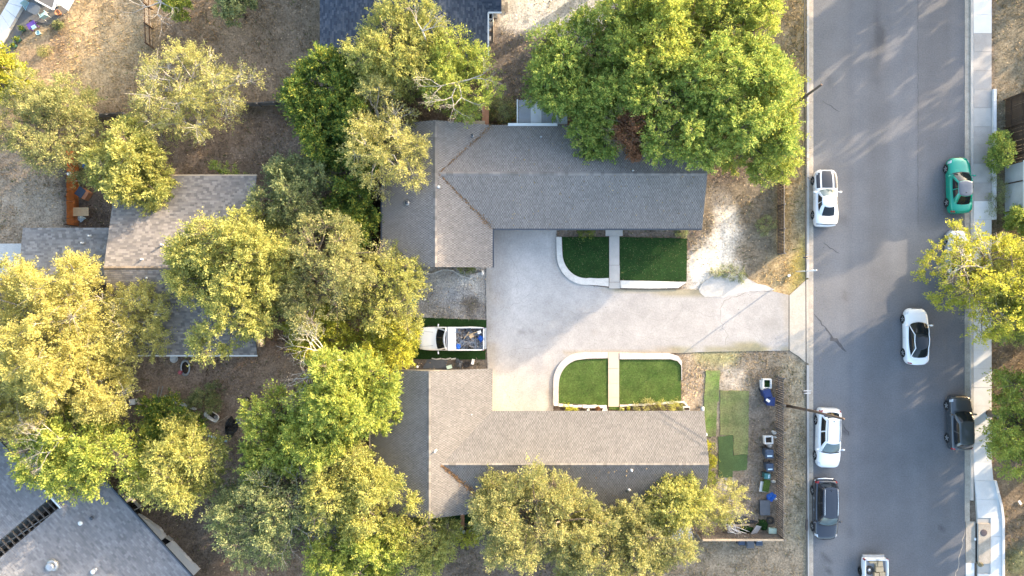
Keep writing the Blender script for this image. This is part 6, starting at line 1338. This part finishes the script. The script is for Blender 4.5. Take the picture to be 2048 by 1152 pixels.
for sx in (1, -1):
    for sy in (1, -1): obj('leg', MB().tube([(sx * .36, sy * .3, .7), (sx * .42, sy * .36, 0)], .02, 6), M_darktrim, tb, world=False)
def chair(label, px, py, rz, m):
    t_ = thing('patio_chair', label, 'chair', tuple(P(px, py)), rz, 'aqua patio chairs')
    obj('seat', MB().box((0, 0, .44), (.50, .48, .06)), m, t_, world=False); obj('backrest', MB().box((0, .26, .72), (.50, .05, .52), 0, None, (-.18, 0)), m, t_, world=False)
    for sx in (1, -1):
        obj('armrest', MB().box((sx * .27, 0, .64), (.06, .46, .03)), m, t_, world=False)
        for sy in (1, -1): obj('leg', MB().tube([(sx * .24, sy * .22, .42), (sx * .25, sy * .24, 0)], .018, 5), M_trim, t_, world=False)
chair('aqua patio chair on the left of the grey patio table', 65, 18.5, .6, M_aqua); chair('aqua patio chair on the right of the grey patio table', 96, 35, .6 + math.pi, M_aqua)
p = P(70, 54); t_ = thing('toddler_table', 'purple plastic table with a white towel beside the patio', 'table', tuple(p), .55)
obj('tabletop', MB().box((0, 0, .42), (.70, .52, .06)), M_purple, t_, world=False)
for sx in (1, -1):
    for sy in (1, -1): obj('leg', MB().box((sx * .3, sy * .2, .2), (.07, .07, .4)), M_purple, t_, world=False)
item('towel', 'pale blue towel lying on the purple plastic table', 'towel', MB().box(tuple(P(67.5, 54, .46)), (.38, .30, .025), .5), M_aqua)
pot('pale blue pot in front of the purple table', 80, 68, .18, .25, M_aqua); pot('terracotta pot under the eave at the top left building', 120, 28, .22, .3, M_terra); pot('large black empty pot on the north lawn edge', 120, 50, .24, .4, M_black)
pot('small white pot by the top left building gutter', 117, 12, .15, .25, M_pot_white)
for i, (a, b, lb) in enumerate(((40, 81, 'dark teal pot, upper one of the row beside the patio'), (32, 93, 'dark teal pot, lower one of the row beside the patio'), (49, 60, 'dark teal pot nearest the purple table'), (2, 92, 'dark teal pot at the left edge by the pale walkway cover'))): pot(lb, a, b, .2, .28, M_teal, 'dark')
pa, pb = P(20, 157, .5), P(62, 178, .5); d = pb - pa; item('white_bench_board', 'long white board on edge at the end of the north lawn', 'board', MB().box(tuple((pa + pb) / 2 + Vector((0, 0, -.2))), (d.length, .16, .6), math.atan2(d.y, d.x)), M_trim)
for i, (a, b, m, lb) in enumerate(((16, 172, M_slate_bin, 'dark blue bin beside the white board at the left edge'), (30, 172, M_pot_white, 'white bucket beside the white board at the left edge'), (40, 178, M_teal, 'green tub beside the white board at the left edge'))): pot(lb, a, b, .25, .4, m)
# junk along the orange fence
p = P(146, 346, 1.7); t_ = thing('birdhouse', 'small white pot standing on the orange fence top', 'birdhouse', (p.x, p.y, 1.5))
p = P(140, 348, 1.6); item('fence_finial', 'pale round lamp on the orange board fence', 'lamp', MB().lathe((p.x, p.y, 1.55), [(.08, 0), (.17, .1), (.15, .25), (.03, .3)], 12), M_pot_white); bpy.data.objects.remove(t_)
p = P(160, 358); item('white_bucket', 'white bucket on the ground beside the orange fence', 'bucket', MB().lathe((p.x, p.y, 0), [(.2, 0), (.25, .4), (.22, .4), (.2, .1)], 16), M_pot_white)
p = P(171, 387); t_ = thing('crate_box', 'slate lidded orange sided box tilted beside the orange fence', 'box', tuple(p), -.6)
obj('box', MB().box((.18, 0, .3), (.75, .72, .6)), M_terra, t_, world=False); obj('lid', MB().box((-.05, 0, .63), (.66, .76, .05)), M_slate_bin, t_, world=False)
p = P(159, 423, .9); t_ = thing('plywood_table', 'tan plywood sheet table beside the orange fence', 'table', (p.x, p.y, 0), .02)
for i in range(4): obj('board', MB().box((0, -.27 + i * .18, .72), (1.28, .172, .04)), M_ply, t_, world=False)
for sx in (1, -1):
    for sy in (1, -1): obj('leg', MB().box((sx * .55, sy * .28, .35), (.07, .07, .7)), M_fence, t_, world=False)
p = P(164, 437); item('grey_tarp', 'pale blue grey tarp under the plywood table', 'tarp', crumple((p.x - .1, p.y, .02), .36, 81, 1.1, .7, .15), M_stick)
for i, (a, b, lb) in enumerate(((160, 316, 'grey wire coil lying beside the orange fence, upper'), (158, 325, 'grey wire coil lying beside the orange fence, lower'))): p = P(a, b); item('wire_coil', lb, 'wire coil', MB().torus((p.x, p.y, .06), .2, .03, 18, 5).torus((p.x + .06, p.y - .1, .1), .14, .02, 16, 5), M_galv)
p = P(175, 333); item('blue_chair_seat', 'bright blue plastic tub beside the small dense tree', 'tub', MB().box((p.x, p.y, .2), (.42, .32, .4), .1, taper=.85), M_tarp)
p = P(183, 270); item('white_post_box', 'white box under the olive tree near the orange fence', 'box', MB().box((p.x, p.y, .4), (.45, .2, .8)), M_trim)
p = P(217, 424, 2.6); item('wall_unit', 'pale green cooling unit on the west house wall by the side roof', 'cooling unit', MB().box((p.x + .1, p.y, .5), (.4, .35, 1.0)), M_mint)
for i, (a, b, lb) in enumerate(((198, 524, 'white pipe end sticking out left of the west house ridge, upper'), (202, 566, 'white pipe end sticking out left of the west house ridge, lower'))):
    pa = P(a, b, 2.2); item('white_awning', lb, 'pipe', MB().tube([pa + Vector((-.35, .1, 0)), pa + Vector((.35, -.05, .1))], .09, 8).box((pa.x, pa.y, 1.1), (.08, .08, 2.2)), M_trim)
# southwest yard
p = P(428, 830); t_ = thing('bathtub', 'old cream bathtub with a bowl inside in the southwest yard', 'bathtub', tuple(p), -.55)
rows = []
for q, z in ((.62, .02), (.9, .30), (1.0, .50), (.88, .52), (.78, .40), (.55, .10)): rows.append([(.66 * q * math.copysign(abs(math.cos(a)) ** .6, math.cos(a)), .36 * q * math.copysign(abs(math.sin(a)) ** .6, math.sin(a)), z) for a in np.linspace(0, 2 * math.pi, 29)])
obj('tub', MB().grid(rows).add(rows[0][:-1], [tuple(range(28))]), M_pot_white, t_, world=False); obj('water', MB().prism([(v[0], v[1]) for v in rows[5][:-1]], .10, .16), M_soil, t_, world=False)
item('bowl', 'pale bowl resting inside the cream bathtub', 'bowl', MB().lathe((p.x + .25, p.y - .12, .17), [(.06, 0), (.14, .1), (.12, .1), (.04, .03)], 14), M_concrete)
p = P(464, 853); item('covered_grill', 'black tarp covered grill in the southwest yard', 'grill', crumple((p.x, p.y, 0), .68, 91, .72, 1.15, .95, -.2, 16, 8), M_burlap)
p = P(480, 842); item('cinder_block', 'grey cinder block beside the covered grill', 'cinder block', MB().box((p.x - .15, p.y, .1), (.06, .40, .2), .3).box((p.x + .05, p.y, .1), (.06, .40, .2), .3).box((p.x - .05, p.y + .17, .1), (.16, .06, .2), .3).box((p.x - .05, p.y - .17, .1), (.16, .06, .2), .3), M_concrete)
p = P(494, 800); t_ = thing('fire_pit', 'round rusty fire pit on the dirt of the southwest yard', 'fire pit', tuple(p)); obj('ring', MB().lathe((0, 0, 0), [(.26, 0), (.28, .3), (.25, .3), (.23, .05)], 18), M_fence_dark, t_, world=False); obj('ash', MB().lathe((0, 0, .06), [(.22, 0), (.02, .05)], 12), M_concrete, t_, world=False)
p = P(372, 735); t_ = thing('garden_ring', 'dark oval ring planter with a pink pot on the southwest yard dirt', 'planter', tuple(p), .0)
obj('rim', MB().torus((0, 0, .12), .42, .08, 24, 8, sx=.85, sy=1.45), M_galv, t_, world=False); obj('soil', MB().lathe((0, 0, .03), [(.4, 0), (.38, .06), (.01, .07)], 18, sx=.85, sy=1.45), M_soil, t_, world=False)
pot('pink pot at the lower left of the dark oval ring planter', 364, 744, .17, .3, M_pink); 
p = P(404, 718); item('tyre', 'small dark tyre near the west house lower eave', 'tyre', MB().torus((p.x, p.y, .07), .14, .055, 18, 8, sy=1.5), M_tyre_out)
p = P(350, 716); item('white_basin', 'white rimmed basin against the west house lower eave', 'basin', MB().lathe((p.x, p.y - .05, 0), [(.26, 0), (.34, .22), (.29, .22), (.22, .06)], 18), M_pot_white)
for i, (a, b, m, lb) in enumerate(((271, 802, M_conc_pale, 'pale grey square bin under the green tree, left one'), (287, 801, M_tan, 'tan square bin under the green tree, right one'))): p = P(a, b); item('square_bin', lb, 'bin', MB().box((p.x, p.y, .25), (.42, .42, .5), .15, taper=.85).box((p.x, p.y, .51), (.46, .46, .04), .15), m)
pa, pb = P(322, 776), P(316, 800); d = pb - pa; item('ladder', 'pale aluminium ladder lying by the southwest bed edging', 'ladder', (lambda mb: [mb.box(tuple((pa + pb) / 2 + Vector((o_, 0, .08))), (d.length + .3, .06, .05), math.atan2(d.y, d.x)) for o_ in (-.14, .16)] and mb)(MB()), M_galv)
eb = thing('bed_edging', 'broken white wall edging curving around the southwest bed', 'edging', tuple(P(370, 810))); e_pts = [(331, 793), (346, 799), (362, 806), (378, 812), (394, 818)]
for i, (a, b) in enumerate(zip(e_pts[:-1], e_pts[1:])):
    pa, pb = P(*a), P(*b); d = pb - pa; obj('wall_piece', MB().box(tuple((pa + pb) / 2 + Vector((0, 0, .18))), (d.length * .97, .30 - .05 * i, .38 - .04 * i), math.atan2(d.y, d.x)), M_conc_pale, eb)
pa, pb = P(414, 870), P(455, 882); d = pb - pa; item('pale_plank', 'thin pale plank below the covered grill', 'plank', MB().box(tuple((pa + pb) / 2 + Vector((0, 0, .08))), (d.length, .14, .08), math.atan2(d.y, d.x)), M_stick)
item('hose', 'thin pale hose lying from the bathtub toward the covered grill', 'hose', MB().tube([P(408, 848, .05), P(428, 848, .05), P(444, 840, .05), P(456, 832, .05)], .025, 6), M_tan)
for i, (a, b, c, d_, lb) in enumerate(((412, 745, 416, 730, 'dark stick on the southwest yard dirt, upper'), (412, 752, 415, 742, 'dark stick on the southwest yard dirt, lower'))): item('stick', lb, 'stick', MB().tube([P(a, b, .03), P((a + c) / 2 + 1, (b + d_) / 2, .05), P(c, d_, .03)], [.03, .025, .01], 5), M_fence_dark)
# white curved wall at the bottom
cw = thing('garden_wall', 'low white curved garden wall under the trees at the bottom', 'wall', tuple(P(735, 1040))); wp_ = [(722, 985), (717, 1003), (716, 1022), (719, 1040), (731, 1050), (745, 1057), (761, 1064), (777, 1071), (795, 1077)]
for i, (a, b) in enumerate(zip(wp_[:-1], wp_[1:])):
    pa, pb = P(*a), P(*b); d = pb - pa; obj('wall_block', MB().box(tuple((pa + pb) / 2 + Vector((0, 0, .35))), (d.length * .985, .20 if i < 4 else .22, .75 if i > 3 else .5), math.atan2(d.y, d.x)), M_conc_pale, cw)
tag(obj('screen_frame', MB().box(tuple(P(834, 1035, 2.4)), (1.2, .05, .05)).box(tuple(P(849, 1032, 2.4)), (.05, .3, .05)).box((P(820, 1035, 2.4).x, P(834, 1035, 2.4).y, 1.2), (.05, .05, 2.4)), M_trim), 'thin white frame under the south house gable end', 'frame')
p = P(925, 1040); tag(obj('brick_path', MB().box((p.x, p.y, .04), (.32, 1.6, .08)), M_terra), 'narrow reddish path crossing the turf behind the south house', 'path')
item('white_tank', 'white sheet covered pile under the tree at the south house lower corner', 'pile', crumple(P(1345, 1060), 1.3, 95, 1.3, .7, .5), M_metalg)
p = P(2036, 232); item('garden_bench', 'dark cabinet with a white top item behind the dark fence', 'cabinet', MB().box((p.x + .4, p.y, .4), (.6, 1.2, .8)), M_slate_bin)
sd_ = thing('shed', 'pale blue metal roofed shed behind the dark fence at the right edge', 'shed', tuple(P(2060, 375))); pa = P(2066, 375, 2.2)
obj('roof', MB().box((pa.x, pa.y, 2.25), (1.6, 4.4, .12)), M_metalw, sd_); obj('wall', MB().box((pa.x, pa.y, 1.1), (1.4, 4.2, 2.18)), M_wallblue, sd_)
item('paper_scrap', 'white paper scrap on the brown grass at the lower right', 'litter', MB().box(tuple(P(2040, 1005, .05)), (.2, .42, .04), .6, None, (.1, .1)), M_pvc)
item('plastic_bag', 'small white bag lying in the gutter beside the storm drain', 'litter', crumple(P(1950, 1078, .02), .13, 96, .7, 1.2, .1), M_pvc)
item('weed_tuft', 'dry weed tuft at the corner of the storm drain box', 'weed', crumple(P(1961, 1128, .1), .3, 97, 1.0, .8, .12), mat('dry_weed', (.2, .17, .1), .95, .2, 8, .2, 30))

# ------------------------------------------------------------------ ground cover: grass blades, fallen leaves, gravel
def avoid(x, y):
    ok = np.ones(len(x), bool)
    for poly in ([(1610, -400), (1983, -400), (1983, 960), (2006, 1060), (2006, 1500), (1610, 1500)], DRV, [(1400, 580), (1405, 555), (1460, 542), (1550, 575), (1580, 590), (1616, 556), (1616, 728), (1578, 702), (1500, 600)],
                 [(780, 262), (975, 262), (1385, 262), (1385, 450), (980, 450), (975, 525), (780, 525)], [(790, 745), (970, 745), (980, 830), (1398, 830), (1398, 1005), (790, 1010)], [(235, 360), (505, 360), (430, 700), (240, 700)],
                 TN1, TN2, TS1, TS2, [(770, 632), (973, 640), (971, 719), (770, 718)], [(1407, 741), (1440, 741), (1440, 781), (1498, 781), (1494, 940), (1437, 956), (1432, 872), (1407, 872)], [(55, -6), (160, -40), (136, 22), (100, 50), (30, 90), (4, 108), (-20, 60)], [(1211, 456), (1245, 456), (1240, 578), (1217, 578)],
                 [(1211, 703), (1240, 703), (1240, 815), (1213, 815)], [(650, -80), (985, -80), (985, 105), (650, 105)], [(-60, 486), (46, 486), (46, 562), (-60, 562)], [(236, 992), (405, 1150), (300, 1300), (-100, 1300), (-100, 900)]):
        wp = W(poly); ok &= ~(sdist(x, y, wp) > 0)
    return ok
rr = np.random.default_rng(99)
n = 330000; x = rr.uniform(-46, 46, n); y = rr.uniform(-27, 27, n)
d = fbm(x, y, 2.4); keep = (rr.random(n) < np.clip((d - .30) * 3.2, .12, 1)) & avoid(x, y); x, y = x[keep], y[keep]; n = len(x)
c = ground_color(x, y); lum = c.mean(1); pale = lum > .34; sel = ~pale | (rr.random(n) < .12); x, y, c = x[sel], y[sel], c[sel]; n = len(x)
th = rr.random(n) * 6.283; hgt = .05 + .16 * rr.random(n) ** 2; hgt *= np.where((x > 22.8) & (x < 25) & (y > -1), 1.9, 1.0); ln = hgt * (0.8 + rr.random(n)); wd = .018 + .03 * rr.random(n)
dx, dy = np.cos(th), np.sin(th); z0 = np.full(n, -.05)
V = np.stack([np.stack([x - dy * wd, y + dx * wd, z0], 1), np.stack([x + dy * wd, y - dx * wd, z0], 1), np.stack([x + dx * ln, y + dy * ln, hgt], 1)], 1).reshape(-1, 3)
col = c * (0.60 + 1.0 * rr.random((n, 1))) * np.array([1.04, 1.02, .9]); gr = (rr.random(n) < .06); col[gr] = np.array([.10, .13, .04])
o = npmesh('dry_grass', V, np.arange(3 * n).reshape(-1, 3), np.clip(col, .01, .8), M_blade); tag(o, 'dry short grass over the yards and verges', 'grass', None, 'stuff')
n = 26000; x = rr.uniform(-46, 46, n); y = rr.uniform(-27, 27, n); keep = avoid(x, y) & (rr.random(n) < np.clip(1.9 * fbm(x + 50, y, 6) - .35, .12, 1)); x, y = x[keep], y[keep]
o = scatter_leaf('fallen_leaves', np.stack([x, y, rr.uniform(0, .05, len(x))], 1), rr, (.36, .27, .17), .055, M_litter, .65); tag(o, 'fallen pale leaves scattered over the yards', 'leaves')
pts = []
for poly, nn_, jit in ((DRV, 330, 0), (TN1, 190, 0), (TN2, 330, 0), (TS1, 150, 0), (TS2, 210, 0), ([(1627, -20), (1650, -20), (1650, 1170), (1627, 1170)], 300, 0)):
    wp = W(poly); xs = [q[0] for q in wp]; ys = [q[1] for q in wp]; a = rr.uniform(min(xs), max(xs), nn_ * 2); b = rr.uniform(min(ys), max(ys), nn_ * 2); k = sdist(a, b, wp) > 0; pts.append(np.stack([a[k], b[k], np.full(k.sum(), .06)], 1))
o = scatter_leaf('stray_leaves', np.concatenate(pts), rr, (.13, .125, .06), .024, M_litter, .7); tag(o, 'stray leaves on the driveway and turf', 'leaves')
# leaves on the roofs
pts = []
for (x0, x1, y0, y1, f) in ((-6, 15, 9.2, 12.9, lambda x_, y_: 4.25 - (y_ - 8.9) * PT), (-6, 15, 5, 8.8, lambda x_, y_: 4.25 - (8.9 - y_) * PT), (-5.5, 15, -17.5, -14, lambda x_, y_: 4.18 - (-13.77 - y_) * PT)):
    a = rr.uniform(x0, x1, 160); b = rr.uniform(y0, y1, 160); pts.append(np.stack([a, b, f(a, b) + .06], 1))
pts = np.concatenate(pts); pts = pts[(pts[:, 0] > 0) | (np.abs(pts[:, 1] - 8.9) < 0)]
o = scatter_leaf('roof_leaves', pts, rr, (.28, .20, .10), .05, M_litter, .5); tag(o, 'dry leaves lying on the two long roofs', 'leaves')
n = 9000; wp = W([(775, 540), (974, 540), (974, 634), (775, 634)]); x = rr.uniform(min(q[0] for q in wp), max(q[0] for q in wp), n); y = rr.uniform(min(q[1] for q in wp), max(q[1] for q in wp), n)
g_ = ground_color(x, y) * (.5 + 1.1 * rr.random((n, 1))); s = (.02 + .035 * rr.random(n))
V = []; base = np.stack([x, y, np.full(n, -.02)], 1); tet = np.array([[1, 0, 0], [-.5, .87, 0], [-.5, -.87, 0], [0, 0, 1.0]])
V = (base[:, None, :] + tet[None] * s[:, None, None] * (1, 1, 1)).reshape(-1, 3); i4 = np.arange(n)[:, None] * 4
Fq = np.concatenate([i4 + np.array([[0, 1, 3]]), i4 + np.array([[1, 2, 3]]), i4 + np.array([[2, 0, 3]])]); o = npmesh('gravel', V, Fq, np.clip(np.concatenate([g_] * 3), .01, .8), M_litter); tag(o, 'loose pale gravel in the yard below the north house', 'gravel', None, 'stuff')
